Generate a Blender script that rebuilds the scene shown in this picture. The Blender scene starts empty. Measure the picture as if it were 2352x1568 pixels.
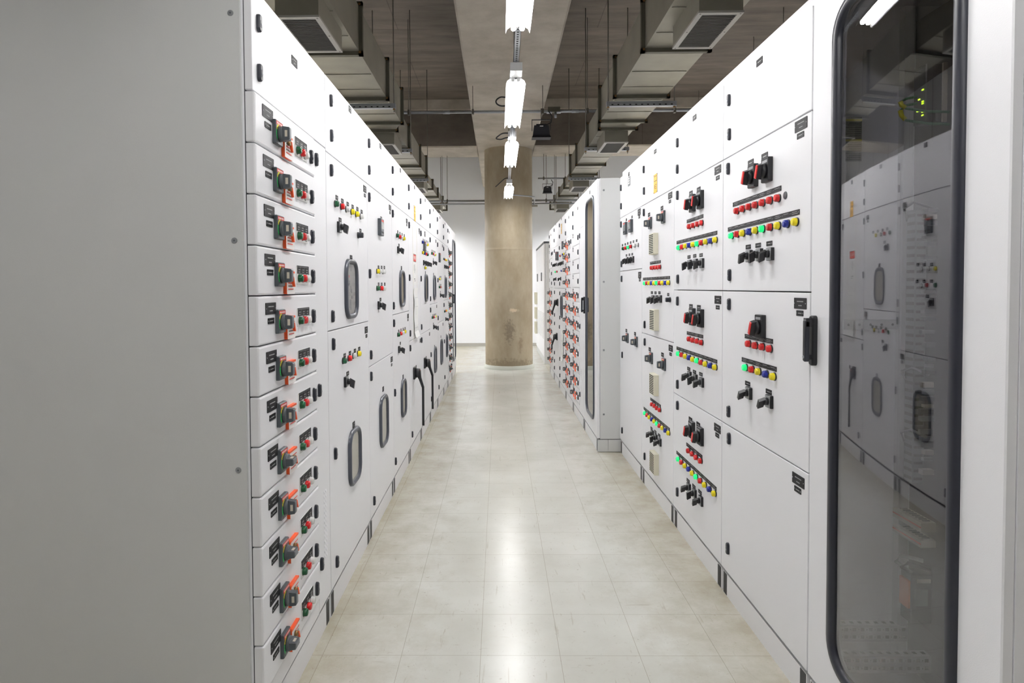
import bpy, math, random
from mathutils import Matrix, Vector
random.seed(7)
C = bpy.context.scene.collection
sc = bpy.context.scene
PI = math.pi

# ------------------------------------------------------------------ camera, world, exposure
cam_data = bpy.data.cameras.new('camera'); cam = bpy.data.objects.new('camera', cam_data); C.objects.link(cam)
cam_data.sensor_width = 36.0; cam_data.lens = 1451.0188 * 36.0 / 2352.0
cam_data.shift_x = (1176 - 1127.7288) / 2352.0; cam_data.shift_y = (701.9957 - 784) / 2352.0
cam_data.clip_start = 0.02
cam.matrix_world = Matrix(((0.999908, 0.005074, 0.012551, 0.000000), (0.012396, 0.029574, -0.999486, 0.000000), (-0.005443, 0.999550, 0.029508, 1.391205), (0.000000, 0.000000, 0.000000, 1.000000)))
sc.camera = cam
w = bpy.data.worlds.new('world'); sc.world = w; w.use_nodes = True
w.node_tree.nodes['Background'].inputs[0].default_value = (0.9, 0.95, 1, 1)
w.node_tree.nodes['Background'].inputs[1].default_value = 0.02
sc.view_settings.view_transform = 'Standard'; sc.view_settings.look = 'None'
sc.view_settings.gamma = 1; sc.view_settings.use_curve_mapping = False
sc.view_settings.exposure = 1.74
LAMP = 27.0            # radiance of the fluorescent tubes
sc.cycles.use_denoising = True
sc.cycles.max_bounces = 10; sc.cycles.diffuse_bounces = 5; sc.cycles.glossy_bounces = 4
sc.cycles.transparent_max_bounces = 12; sc.cycles.sample_clamp_indirect = 6.0
sc.cycles.caustics_reflective = False; sc.cycles.caustics_refractive = False

# ------------------------------------------------------------------ materials
def lin(c):
    return tuple((x / 12.92 if x <= .04045 else ((x + .055) / 1.055) ** 2.4) for x in [v / 255 for v in c]) + (1,)
def mat(name, rgb, rough=.5, metal=0, spec=.5, bump=0, bscale=200, emit=0, var=0, vscale=3):
    m = bpy.data.materials.new(name); m.use_nodes = True
    nt = m.node_tree; b = nt.nodes['Principled BSDF']
    b.inputs['Base Color'].default_value = lin(rgb); b.inputs['Roughness'].default_value = rough
    b.inputs['Metallic'].default_value = metal; b.inputs['Specular IOR Level'].default_value = spec
    tc = nt.nodes.new('ShaderNodeTexCoord')
    if bump:
        n = nt.nodes.new('ShaderNodeTexNoise'); n.inputs['Scale'].default_value = bscale; n.inputs['Detail'].default_value = 2
        bp = nt.nodes.new('ShaderNodeBump'); bp.inputs['Strength'].default_value = bump; bp.inputs['Distance'].default_value = .002
        nt.links.new(tc.outputs['Object'], n.inputs['Vector']); nt.links.new(n.outputs['Fac'], bp.inputs['Height'])
        nt.links.new(bp.outputs['Normal'], b.inputs['Normal'])
    if var:
        n = nt.nodes.new('ShaderNodeTexNoise'); n.inputs['Scale'].default_value = vscale; n.inputs['Detail'].default_value = 5
        mx = nt.nodes.new('ShaderNodeMixRGB'); mx.blend_type = 'MIX'
        mx.inputs[1].default_value = lin(rgb); mx.inputs[2].default_value = lin([v * (1 - var) for v in rgb])
        nt.links.new(tc.outputs['Object'], n.inputs['Vector']); nt.links.new(n.outputs['Fac'], mx.inputs[0])
        nt.links.new(mx.outputs[0], b.inputs['Base Color'])
    if emit:
        b.inputs['Emission Color'].default_value = lin(rgb); b.inputs['Emission Strength'].default_value = emit
    return m
M = {}
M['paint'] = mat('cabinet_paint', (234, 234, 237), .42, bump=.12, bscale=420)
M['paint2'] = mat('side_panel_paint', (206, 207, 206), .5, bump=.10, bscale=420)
M['dark'] = mat('gap_dark', (40, 42, 48), .7)
M['gap_shade'] = mat('door_gap_shade_grey', (84, 86, 92), .7)  # shade of the door gaps, put into a grey colour
M['black'] = mat('black_plastic', (24, 25, 29), .42)
M['latch'] = mat('latch_plastic', (34, 37, 46), .38)
M['keyhole'] = mat('latch_key', (150, 152, 158), .35, metal=.6)
M['plate'] = mat('plate_black', (24, 24, 27), .5, spec=.25)
M['white'] = mat('white_print', (165, 165, 165), .6)
M['grey'] = mat('breaker_grey', (70, 75, 80), .45)
M['grey2'] = mat('breaker_grey_light', (98, 103, 108), .4)
M['lgrey'] = mat('switch_plate_grey', (150, 152, 154), .35, metal=.3)
M['red'] = mat('red_plastic', (205, 28, 30), .25)
M['redd'] = mat('red_lens', (200, 36, 38), .2)
M['green'] = mat('green_button', (14, 84, 48), .25)
M['greenl'] = mat('green_lens_lit', (20, 190, 105), .2, emit=.35)
M['yellow'] = mat('yellow_lens', (232, 214, 20), .25)
M['blue'] = mat('blue_lens', (30, 42, 140), .2)
M['wht'] = mat('white_lens', (222, 222, 220), .2)
M['orange'] = mat('orange_plastic', (240, 88, 30), .45)
M['card'] = mat('card_white', (238, 234, 232), .5)
M['redprint'] = mat('red_print', (214, 62, 50), .5)
M['sgreen'] = mat('green_sticker', (40, 190, 90), .5)
M['syellow'] = mat('yellow_sticker', (225, 215, 50), .5)
M['signy'] = mat('sign_yellow', (246, 186, 44), .5)
M['paper'] = mat('paper', (240, 240, 238), .7)
M['tape'] = mat('tape_cream', (230, 226, 214), .5)
M['beige'] = mat('vent_beige', (214, 210, 190), .5)
M['screen'] = mat('meter_screen', (120, 124, 124), .2)
M['gasket'] = mat('gasket_rubber', (66, 70, 80), .36)
M['plinthk'] = mat('plinth_corner_black', (58, 58, 60), .6, bump=.5, bscale=150)
M['gasket2'] = mat('door_gasket_black', (34, 36, 46), .35)
M['inner'] = mat('inner_plate', (186, 180, 166), .6)
M['inner2'] = mat('equipment_plate', (132, 130, 128), .5)
M['galv'] = mat('galvanised_sheet', (176, 172, 158), .46, metal=.75, var=.22, vscale=4)
M['galvd'] = mat('galvanised_flange', (112, 110, 98), .5, metal=.7)
M['zinc'] = mat('zinc_rod', (120, 116, 110), .5, metal=.8)
M['steel'] = mat('steel_rail', (176, 180, 186), .4, metal=.7)
M['rust'] = mat('brass_bolt', (150, 120, 80), .4, metal=.8)
M['alu'] = mat('grille_alu', (190, 188, 182), .45, metal=.4)
M['blade'] = mat('grille_blade', (112, 110, 106), .5)
M['hole'] = mat('dark_recess', (14, 14, 14), .9)
M['enamel'] = mat('reflector_enamel', (238, 238, 238), .3)
M['cable'] = mat('cable_black', (30, 30, 36), .5)
M['navy'] = mat('floodlight_black', (22, 24, 34), .5)
M['board'] = mat('baseboard_grey', (168, 166, 160), .5)
M['wall'] = mat('wall_white', (236, 238, 242), .75, bump=.05, bscale=60)
M['skirt'] = mat('column_skirt', (186, 188, 178), .5)
M['mplate'] = mat('mounting_plate', (86, 84, 88), .5)
M['rail'] = mat('perforated_rail', (178, 180, 178), .45)
M['terminal'] = mat('terminal_beige', (196, 188, 172), .5)
M['duct'] = mat('wire_duct_grey', (96, 98, 104), .5)
M['wire'] = mat('wire_green', (40, 110, 80), .5)
M['device'] = mat('device_dark', (40, 42, 50), .4)
M['led'] = mat('led_lime', (170, 220, 20), .3, emit=1.2)
M['coil'] = mat('relay_orange', (222, 108, 30), .45)
m = bpy.data.materials.new('tube_light'); m.use_nodes = True; nt = m.node_tree; nt.nodes.clear()
o_ = nt.nodes.new('ShaderNodeOutputMaterial'); e_ = nt.nodes.new('ShaderNodeEmission')
e_.inputs[0].default_value = (1.0, .99, .985, 1); e_.inputs[1].default_value = LAMP; nt.links.new(e_.outputs[0], o_.inputs[0]); M['tube'] = m
def glass(name, tint, rough=.0, mult=1.3):
    m = bpy.data.materials.new(name); m.use_nodes = True; nt = m.node_tree; nt.nodes.clear()
    o = nt.nodes.new('ShaderNodeOutputMaterial'); t = nt.nodes.new('ShaderNodeBsdfTransparent'); g = nt.nodes.new('ShaderNodeBsdfGlossy')
    fr = nt.nodes.new('ShaderNodeFresnel'); mu = nt.nodes.new('ShaderNodeMath'); mu.operation = 'MULTIPLY'; mu.inputs[1].default_value = mult; mu.use_clamp = True
    ge = nt.nodes.new('ShaderNodeNewGeometry'); io = nt.nodes.new('ShaderNodeMapRange'); io.inputs[3].default_value = 1.5; io.inputs[4].default_value = 1 / 1.5
    nt.links.new(ge.outputs['Backfacing'], io.inputs[0]); nt.links.new(io.outputs[0], fr.inputs[0]); g.inputs['Roughness'].default_value = rough; t.inputs[0].default_value = tint + (1,)
    mx = nt.nodes.new('ShaderNodeMixShader')
    nt.links.new(fr.outputs[0], mu.inputs[0]); nt.links.new(mu.outputs[0], mx.inputs[0]); nt.links.new(t.outputs[0], mx.inputs[1]); nt.links.new(g.outputs[0], mx.inputs[2])
    nt.links.new(mx.outputs[0], o.inputs[0]); return m
M['glass'] = glass('tinted_glass', (.78, .78, .80), 0, 2.0)
M['pane'] = glass('clear_pane', (.92, .92, .91), .05)

def concrete(name, rgb, dark, sc_=(1, 1, 1), boards=0, rough=.7):
    m = bpy.data.materials.new(name); m.use_nodes = True; nt = m.node_tree; L = nt.links; b = nt.nodes['Principled BSDF']
    tc = nt.nodes.new('ShaderNodeTexCoord'); mp = nt.nodes.new('ShaderNodeMapping'); mp.inputs['Scale'].default_value = sc_
    n = nt.nodes.new('ShaderNodeTexNoise'); n.inputs['Scale'].default_value = 2.2; n.inputs['Detail'].default_value = 8; n.inputs['Roughness'].default_value = .65
    r = nt.nodes.new('ShaderNodeValToRGB'); r.color_ramp.elements[0].position = .32; r.color_ramp.elements[1].position = .68
    r.color_ramp.elements[0].color = lin(dark); r.color_ramp.elements[1].color = lin(rgb)
    n2 = nt.nodes.new('ShaderNodeTexNoise'); n2.inputs['Scale'].default_value = 60; n2.inputs['Detail'].default_value = 4
    bp = nt.nodes.new('ShaderNodeBump'); bp.inputs['Strength'].default_value = .25; bp.inputs['Distance'].default_value = .004
    L.new(tc.outputs['Object'], mp.inputs[0]); L.new(mp.outputs[0], n.inputs['Vector']); L.new(tc.outputs['Object'], n2.inputs['Vector'])
    L.new(n.outputs['Fac'], r.inputs[0]); L.new(n2.outputs['Fac'], bp.inputs['Height']); L.new(bp.outputs[0], b.inputs['Normal'])
    col = r.outputs[0]
    if boards:
        br = nt.nodes.new('ShaderNodeTexBrick'); br.inputs['Scale'].default_value = 1; br.inputs['Brick Width'].default_value = 2.4; br.inputs['Row Height'].default_value = 1.1
        br.inputs['Mortar Size'].default_value = .006; br.inputs['Color1'].default_value = (1, 1, 1, 1); br.inputs['Color2'].default_value = (.86, .86, .86, 1); br.inputs['Mortar'].default_value = (.55, .55, .55, 1)
        mx = nt.nodes.new('ShaderNodeMixRGB'); mx.blend_type = 'MULTIPLY'; mx.inputs[0].default_value = .8
        L.new(tc.outputs['Object'], br.inputs['Vector']); L.new(col, mx.inputs[1]); L.new(br.outputs[0], mx.inputs[2]); col = mx.outputs[0]
    L.new(col, b.inputs['Base Color']); b.inputs['Roughness'].default_value = rough; b.inputs['Specular IOR Level'].default_value = .3
    return m
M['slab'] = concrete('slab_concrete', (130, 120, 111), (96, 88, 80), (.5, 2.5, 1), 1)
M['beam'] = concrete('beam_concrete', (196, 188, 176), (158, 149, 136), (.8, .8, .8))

def column_material():
    m = concrete('column_concrete', (176, 164, 142), (150, 136, 112), (1.5, 1.5, .7), 0, .5)
    nt = m.node_tree; L = nt.links; b = nt.nodes['Principled BSDF']; col = b.inputs['Base Color'].links[0].from_socket
    tc = nt.nodes.new('ShaderNodeTexCoord'); sep = nt.nodes.new('ShaderNodeSeparateXYZ'); L.new(tc.outputs['Object'], sep.inputs[0])
    def blot(x, z, rx, rz, color, amt, col):
        # a stain of its own shape on the front of the column: noise-edged ellipse
        cx = nt.nodes.new('ShaderNodeMath'); cx.operation = 'SUBTRACT'; cx.inputs[1].default_value = x; L.new(sep.outputs[0], cx.inputs[0])
        dx = nt.nodes.new('ShaderNodeMath'); dx.operation = 'DIVIDE'; dx.inputs[1].default_value = rx; L.new(cx.outputs[0], dx.inputs[0])
        cz = nt.nodes.new('ShaderNodeMath'); cz.operation = 'SUBTRACT'; cz.inputs[1].default_value = z; L.new(sep.outputs[2], cz.inputs[0])
        dz = nt.nodes.new('ShaderNodeMath'); dz.operation = 'DIVIDE'; dz.inputs[1].default_value = rz; L.new(cz.outputs[0], dz.inputs[0])
        cb = nt.nodes.new('ShaderNodeCombineXYZ'); L.new(dx.outputs[0], cb.inputs[0]); L.new(dz.outputs[0], cb.inputs[1])
        ln = nt.nodes.new('ShaderNodeVectorMath'); ln.operation = 'LENGTH'; L.new(cb.outputs[0], ln.inputs[0])
        no = nt.nodes.new('ShaderNodeTexNoise'); no.inputs['Scale'].default_value = 22; no.inputs['Detail'].default_value = 6; L.new(tc.outputs['Object'], no.inputs['Vector'])
        ad = nt.nodes.new('ShaderNodeMath'); ad.operation = 'MULTIPLY_ADD'; ad.inputs[1].default_value = 2.6; ad.inputs[2].default_value = -1.0; L.new(no.outputs['Fac'], ad.inputs[0])
        su = nt.nodes.new('ShaderNodeMath'); su.operation = 'ADD'; L.new(ad.outputs[0], su.inputs[0]); L.new(ln.outputs['Value'], su.inputs[1])
        mr = nt.nodes.new('ShaderNodeMapRange'); mr.inputs[1].default_value = .75; mr.inputs[2].default_value = 1.35; mr.inputs[3].default_value = amt; mr.inputs[4].default_value = 0; L.new(su.outputs[0], mr.inputs[0])
        mx = nt.nodes.new('ShaderNodeMixRGB'); mx.inputs[2].default_value = lin(color); L.new(mr.outputs[0], mx.inputs[0]); L.new(col, mx.inputs[1]); return mx.outputs[0]
    col = blot(0, .66, .09, .22, (104, 94, 80), .55, col)
    col = blot(.19, .42, .035, .16, (120, 106, 86), .45, col)
    col = blot(.02, .09, .5, .10, (120, 108, 88), .6, col)
    col = blot(.07, 1.0, .075, .035, (214, 196, 170), .9, col)
    L.new(col, b.inputs['Base Color']); return m
M['column'] = column_material()

def floor_material():
    m = bpy.data.materials.new('vinyl_tile_floor'); m.use_nodes = True; nt = m.node_tree; L = nt.links; b = nt.nodes['Principled BSDF']
    tc = nt.nodes.new('ShaderNodeTexCoord'); mp = nt.nodes.new('ShaderNodeMapping'); mp.inputs['Location'].default_value = (0.0757, -2.3480, 0)
    br = nt.nodes.new('ShaderNodeTexBrick'); br.offset = 0; br.inputs['Scale'].default_value = 1; br.inputs['Brick Width'].default_value = .3; br.inputs['Row Height'].default_value = .3
    br.inputs['Mortar Size'].default_value = .0011; br.inputs['Mortar Smooth'].default_value = .1
    br.inputs['Color1'].default_value = (1, 1, 1, 1); br.inputs['Color2'].default_value = (.965, .965, .96, 1); br.inputs['Mortar'].default_value = (.68, .65, .60, 1)
    L.new(tc.outputs['Object'], mp.inputs[0]); L.new(mp.outputs[0], br.inputs['Vector'])
    n = nt.nodes.new('ShaderNodeTexNoise'); n.inputs['Scale'].default_value = 1.7; n.inputs['Detail'].default_value = 7; n.inputs['Roughness'].default_value = .6
    L.new(tc.outputs['Object'], n.inputs['Vector'])
    r = nt.nodes.new('ShaderNodeValToRGB'); r.color_ramp.elements[0].position = .22; r.color_ramp.elements[1].position = .85
    r.color_ramp.elements[0].color = lin((194, 193, 183)); r.color_ramp.elements[1].color = lin((224, 225, 219)); L.new(n.outputs['Fac'], r.inputs[0])
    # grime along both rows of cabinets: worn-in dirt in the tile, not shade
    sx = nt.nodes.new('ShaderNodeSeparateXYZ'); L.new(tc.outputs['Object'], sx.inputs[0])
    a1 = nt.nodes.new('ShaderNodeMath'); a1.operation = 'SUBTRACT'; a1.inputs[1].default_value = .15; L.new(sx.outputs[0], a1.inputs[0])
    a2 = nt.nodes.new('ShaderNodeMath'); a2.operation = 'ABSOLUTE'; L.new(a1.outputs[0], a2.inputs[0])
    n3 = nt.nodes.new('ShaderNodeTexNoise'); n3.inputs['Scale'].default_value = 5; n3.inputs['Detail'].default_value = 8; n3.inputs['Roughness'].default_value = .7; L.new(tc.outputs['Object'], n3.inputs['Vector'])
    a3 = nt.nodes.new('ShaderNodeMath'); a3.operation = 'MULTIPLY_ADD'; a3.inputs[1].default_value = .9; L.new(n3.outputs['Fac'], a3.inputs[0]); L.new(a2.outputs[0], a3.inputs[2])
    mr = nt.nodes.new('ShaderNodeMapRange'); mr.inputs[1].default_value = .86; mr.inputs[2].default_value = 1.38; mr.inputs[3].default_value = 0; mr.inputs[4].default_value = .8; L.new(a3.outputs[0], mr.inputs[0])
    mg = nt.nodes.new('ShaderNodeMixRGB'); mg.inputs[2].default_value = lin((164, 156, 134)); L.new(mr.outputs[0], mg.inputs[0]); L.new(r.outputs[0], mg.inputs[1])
    # fine flecks and short scuffs in the vinyl
    v = nt.nodes.new('ShaderNodeTexNoise'); v.inputs['Scale'].default_value = 55; v.inputs['Detail'].default_value = 3; v.inputs['Distortion'].default_value = 1.5; L.new(tc.outputs['Object'], v.inputs['Vector'])
    mr2 = nt.nodes.new('ShaderNodeMapRange'); mr2.inputs[1].default_value = .66; mr2.inputs[2].default_value = .74; mr2.inputs[3].default_value = 0; mr2.inputs[4].default_value = .38; L.new(v.outputs['Fac'], mr2.inputs[0])
    ms = nt.nodes.new('ShaderNodeMixRGB'); ms.inputs[2].default_value = lin((140, 126, 104)); L.new(mr2.outputs[0], ms.inputs[0]); L.new(mg.outputs[0], ms.inputs[1])
    for sc_, rot in (((9, 1.2, 1), .5), ((1.4, 10, 1), -.25), ((7, .9, 1), 1.9)):
        m2 = nt.nodes.new('ShaderNodeMapping'); m2.inputs['Scale'].default_value = sc_; m2.inputs['Rotation'].default_value = (0, 0, rot); L.new(tc.outputs['Object'], m2.inputs[0])
        v2 = nt.nodes.new('ShaderNodeTexNoise'); v2.inputs['Scale'].default_value = 6; v2.inputs['Detail'].default_value = 4; v2.inputs['Distortion'].default_value = .6; L.new(m2.outputs[0], v2.inputs['Vector'])
        m3 = nt.nodes.new('ShaderNodeMapRange'); m3.inputs[1].default_value = .675; m3.inputs[2].default_value = .74; m3.inputs[3].default_value = 0; m3.inputs[4].default_value = .3; L.new(v2.outputs['Fac'], m3.inputs[0])
        m4 = nt.nodes.new('ShaderNodeMixRGB'); m4.inputs[2].default_value = lin((150, 136, 112)); L.new(m3.outputs[0], m4.inputs[0]); L.new(ms.outputs[0], m4.inputs[1]); ms = m4
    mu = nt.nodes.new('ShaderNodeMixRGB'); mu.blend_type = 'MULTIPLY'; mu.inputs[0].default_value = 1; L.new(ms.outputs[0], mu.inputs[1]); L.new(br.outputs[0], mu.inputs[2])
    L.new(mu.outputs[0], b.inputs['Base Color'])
    b.inputs['Roughness'].default_value = .23; b.inputs['Specular IOR Level'].default_value = .45
    return m
M['floor'] = floor_material()

# ------------------------------------------------------------------ mesh helpers
class MB:
    def __init__(s): s.v = []; s.f = []; s.mi = []; s.ms = []; s.sm = []
    def mat(s, k):
        if k not in s.ms: s.ms.append(k)
        return s.ms.index(k)
    def face(s, idx, k, smooth=False): s.f.append(idx); s.mi.append(s.mat(k)); s.sm.append(smooth)
    def box(s, x0, x1, y0, y1, z0, z1, k, skip=''):
        b = len(s.v); s.v += [(x0, y0, z0), (x1, y0, z0), (x1, y1, z0), (x0, y1, z0), (x0, y0, z1), (x1, y0, z1), (x1, y1, z1), (x0, y1, z1)]
        for nm, q in (('b', (0, 3, 2, 1)), ('t', (4, 5, 6, 7)), ('y', (0, 1, 5, 4)), ('X', (1, 2, 6, 5)), ('Y', (2, 3, 7, 6)), ('x', (3, 0, 4, 7))):
            if nm not in skip: s.face(tuple(b + i for i in q), k)
    def cbox(s, c, d, k): s.box(c[0] - d[0] / 2, c[0] + d[0] / 2, c[1] - d[1] / 2, c[1] + d[1] / 2, c[2] - d[2] / 2, c[2] + d[2] / 2, k)
    def hexa(s, p, k):   # 8 points ordered like box
        b = len(s.v); s.v += [tuple(q) for q in p]
        for q in ((0, 3, 2, 1), (4, 5, 6, 7), (0, 1, 5, 4), (1, 2, 6, 5), (2, 3, 7, 6), (3, 0, 4, 7)): s.face(tuple(b + i for i in q), k)
    def loft(s, rings, ks, cap0=None, cap1=None, smooth=False):
        b = len(s.v); n = len(rings[0])
        for r in rings: s.v += [tuple(p) for p in r]
        for i in range(len(rings) - 1):
            for j in range(n):
                j2 = (j + 1) % n
                s.face((b + i * n + j, b + i * n + j2, b + (i + 1) * n + j2, b + (i + 1) * n + j), ks[i] if isinstance(ks, (list, tuple)) else ks, smooth)
        if cap0: s.face(tuple(b + j for j in range(n))[::-1], cap0)
        if cap1: s.face(tuple(b + (len(rings) - 1) * n + j for j in range(n)), cap1)
    def rrect(s, u, z, w, h, r, prof, ks, cap1, seg=3, cap0=None, smooth=False):  # prof: list of (n, inset)
        s.loft([rr(n, u, z, w - 2 * i, h - 2 * i, max(r - i, .0004), seg) for n, i in prof], ks, cap0, cap1, smooth)
    def cyl(s, c0, c1, r0, r1, k, seg=12, cap0=True, cap1=True, kc=None, smooth=True):
        c0 = Vector(c0); c1 = Vector(c1); d = (c1 - c0).normalized()
        a = d.orthogonal().normalized(); bb = d.cross(a)
        rings = [[c + (a * math.cos(2 * PI * i / seg) + bb * math.sin(2 * PI * i / seg)) * r for i in range(seg)] for c, r in ((c0, r0), (c1, r1))]
        s.loft(rings, k, (kc or k) if cap0 else None, (kc or k) if cap1 else None, smooth)
    def tube(s, pts, r, k, seg=8):
        pts = [Vector(p) for p in pts]; rings = []; up = Vector((.13, .31, .94)).normalized()
        for i, p in enumerate(pts):
            d = (pts[min(i + 1, len(pts) - 1)] - pts[max(i - 1, 0)]).normalized()
            a = d.cross(up).normalized(); b = a.cross(d)
            rings.append([p + (a * math.cos(2 * PI * j / seg) + b * math.sin(2 * PI * j / seg)) * r for j in range(seg)])
        s.loft(rings, k, k, k, True)
    def mesh(s, name):
        me = bpy.data.meshes.new(name); me.from_pydata(s.v, [], s.f)
        for k in s.ms: me.materials.append(M[k])
        me.polygons.foreach_set('material_index', s.mi); me.polygons.foreach_set('use_smooth', s.sm); me.update(); return me
def rr(n, u, z, w, h, r, seg=3):
    out = []; r = min(r, w / 2, h / 2)
    for cx, cz, a0 in ((w / 2 - r, h / 2 - r, 0), (-w / 2 + r, h / 2 - r, PI / 2), (-w / 2 + r, -h / 2 + r, PI), (w / 2 - r, -h / 2 + r, 1.5 * PI)):
        for i in range(seg + 1):
            a = a0 + PI / 2 * i / seg; out.append((n, u + cx + r * math.cos(a), z + cz + r * math.sin(a)))
    return out
def link(name, me, parent=None, loc=(0, 0, 0), rot=0):
    o = bpy.data.objects.new(name, me); C.objects.link(o); o.location = loc; o.rotation_euler = (0, 0, rot)
    if parent: o.parent = parent
    return o
def thing(name, label, cat, loc=(0, 0, 0), rot=0, group=None, me=None):
    o = link(name, me, None, loc, rot); o['label'] = label; o['category'] = cat
    if group: o['group'] = group
    return o
def struct(name, mb):
    o = link(name, mb.mesh(name)); o['kind'] = 'structure'; return o
_cache = {}
def cached(key, fn):
    if key not in _cache: _cache[key] = fn()
    return _cache[key]
def text_mesh(body, size, k, n):
    cu = bpy.data.curves.new('lettering', 'FONT'); cu.body = body; cu.size = size; cu.align_x = 'CENTER'; cu.align_y = 'CENTER'; cu.extrude = .0003
    t = bpy.data.objects.new('lettering', cu); C.objects.link(t); bpy.context.view_layer.update()
    me = bpy.data.meshes.new_from_object(t.evaluated_get(bpy.context.evaluated_depsgraph_get())); bpy.data.objects.remove(t)
    me.transform(Matrix(((0, 0, 1, n), (1, 0, 0, 0), (0, 1, 0, 0), (0, 0, 0, 1)))); me.materials.clear(); me.materials.append(M[k]); return me

# ------------------------------------------------------------------ the room
ZC = 4.5; ZB = 3.73; YW = 14.87; XW = 5.0; YN = -4.0
b = MB(); b.box(-XW, XW, YN, YW, -.1, 0, 'floor'); struct('floor', b)
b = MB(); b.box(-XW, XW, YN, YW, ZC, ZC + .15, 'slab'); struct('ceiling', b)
b = MB(); b.box(-XW, XW, YW, YW + .2, 0, ZC, 'wall'); struct('wall_back', b)
b = MB(); b.box(-XW - .2, -XW, YN, YW, 0, ZC, 'wall'); struct('wall_left', b)
b = MB(); b.box(XW, XW + .2, YN, YW, 0, ZC, 'wall'); struct('wall_right', b)
b = MB(); b.box(-XW, XW, YN - .2, YN, 0, ZC, 'wall'); struct('wall_front', b)
b = MB(); b.box(-XW, XW, YW - .012, YW, 0, .075, 'board'); struct('baseboard_back', b)
def chamfer_beam(x0, x1, y0, y1):
    b = MB(); c = .02
    if y1 - y0 > x1 - x0: prof = [(x0, ZC), (x0, ZB + c), (x0 + c, ZB), (x1 - c, ZB), (x1, ZB + c), (x1, ZC)]; ra = [[(p[0], y, p[1]) for p in prof] for y in (y0, y1)]
    else: prof = [(y0, ZC), (y0, ZB + c), (y0 + c, ZB), (y1 - c, ZB), (y1, ZB + c), (y1, ZC)]; ra = [[(x, p[0], p[1]) for p in prof] for x in (x0, x1)]
    b.loft(ra, 'beam', 'beam', 'beam')
    if y1 - y0 < x1 - x0:                     # cross beams: faces darkened like shade with board-marked slab concrete, rendered soffit
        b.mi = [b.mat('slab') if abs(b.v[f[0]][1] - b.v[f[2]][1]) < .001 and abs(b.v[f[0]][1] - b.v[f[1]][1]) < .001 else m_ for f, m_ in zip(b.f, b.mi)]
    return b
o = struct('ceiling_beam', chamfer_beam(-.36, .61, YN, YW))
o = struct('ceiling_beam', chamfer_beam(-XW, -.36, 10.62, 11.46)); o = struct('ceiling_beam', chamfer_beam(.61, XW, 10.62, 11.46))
for i, (x0, x1) in enumerate(((-XW, -.36), (.61, XW))):
    b = MB(); b.box(x0, x1, 10.55, 10.62, ZC - .16, ZC, 'beam'); struct('trim_%d' % (i + 1), b)
CXc, CYc, CR = .172, 10.945, .41
b = MB(); seg = 64
ring = lambda r, z: [(r * math.cos(2 * PI * i / seg), r * math.sin(2 * PI * i / seg), z) for i in range(seg)]
b.loft([ring(CR, 0), ring(CR, 1.98), ring(CR, 2.018), ring(CR + .0012, 2.022), ring(CR + .0012, 2.030), ring(CR - .0005, 2.034), ring(CR - .0005, 2.07), ring(CR - .0005, ZB)], 'column', None, None, True)
b.hexa([(-.015, -CR - .004, .1), (-.008, -CR - .004, .1), (-.008, -CR + .02, .1), (-.015, -CR + .02, .1), (-.02, -CR - .004, ZB), (-.013, -CR - .004, ZB), (-.013, -CR + .02, ZB), (-.02, -CR + .02, ZB)], 'column')
o = struct('concrete_column', b); o.location = (CXc, CYc, 0)
b = MB(); b.loft([ring(CR + .022, 0), ring(CR + .016, .06), ring(CR, .066)], 'skirt', None, None, True)
o = struct('baseboard_column', b); o.location = (CXc, CYc, 0)

# ------------------------------------------------------------------ fluorescent lights
ZL = 2.80
def light_meshes(ln):
    h = MB(); h.box(-.04, .04, -.14, ln, .02, .075, 'enamel'); 
    r = MB(); prof = [(-.066, -.024), (-.058, -.002), (-.034, .014), (-.012, .018), (0, .006), (.012, .018), (.034, .014), (.058, -.002), (.066, -.024)]
    for i in range(len(prof) - 1):
        (xa, za), (xb, zb) = prof[i], prof[i + 1]; q = len(r.v)
        r.v += [(xa, 0, za), (xb, 0, zb), (xb, ln, zb), (xa, ln, za), (xa, 0, za + .0015), (xb, 0, zb + .0015), (xb, ln, zb + .0015), (xa, ln, za + .0015)]
        r.face((q, q + 3, q + 2, q + 1), 'enamel'); r.face((q + 4, q + 5, q + 6, q + 7), 'enamel'); r.face((q, q + 1, q + 5, q + 4), 'enamel'); r.face((q + 3, q + 7, q + 6, q + 2), 'enamel')
    for s in (-1, 1):
        for y in (.006, ln - .03): r.box(s * .02 - .012, s * .02 + .012, y, y + .022, -.006, .02, 'enamel')
    t = MB(); t.cyl((0, .02, 0), (0, ln - .02, 0), .013, .013, 'tube', 12)
    return h.mesh('housing'), r.mesh('reflector'), t.mesh('tube')
def fluorescent(x, y, ln, label, group=None, rods=False):
    hm, rm, tm = cached(('fl', ln), lambda: light_meshes(ln))
    t = thing('fluorescent_light', label, 'ceiling light', (x, y, ZL), 0, group)
    link('housing', hm, t); link('reflector', rm, t)
    for s in (-1, 1): link('light_tube', tm, t, (s * .024, 0, -.006))
    if rods:
        rm_ = cached('hr', lambda: rod_mesh())
        for yy in (.2, ln - .2): link('hanger_rod', rm_, t, (0, yy, .07))
    return t
def rod_mesh():
    b = MB(); b.cyl((0, 0, 0), (0, 0, ZC - ZL - .07), .004, .004, 'zinc', 6); return b.mesh('hanger_rod')
FX = lambda y: .095 + .0065 * y
F = [fluorescent(FX(2.3), 2.27, 1.23, 'nearest twin-tube fluorescent light, cut by the top of the photo'),
     fluorescent(FX(4.36), 4.36, 1.22, 'second twin-tube fluorescent light, hanging below the perforated channel'),
     fluorescent(FX(6.2), 6.2, 1.2, 'third twin-tube fluorescent light, partly behind a grey hanging bracket'),
     fluorescent(FX(8.9), 8.9, 1.12, 'farthest small fluorescent light, hanging in front of the concrete column')]
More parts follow.
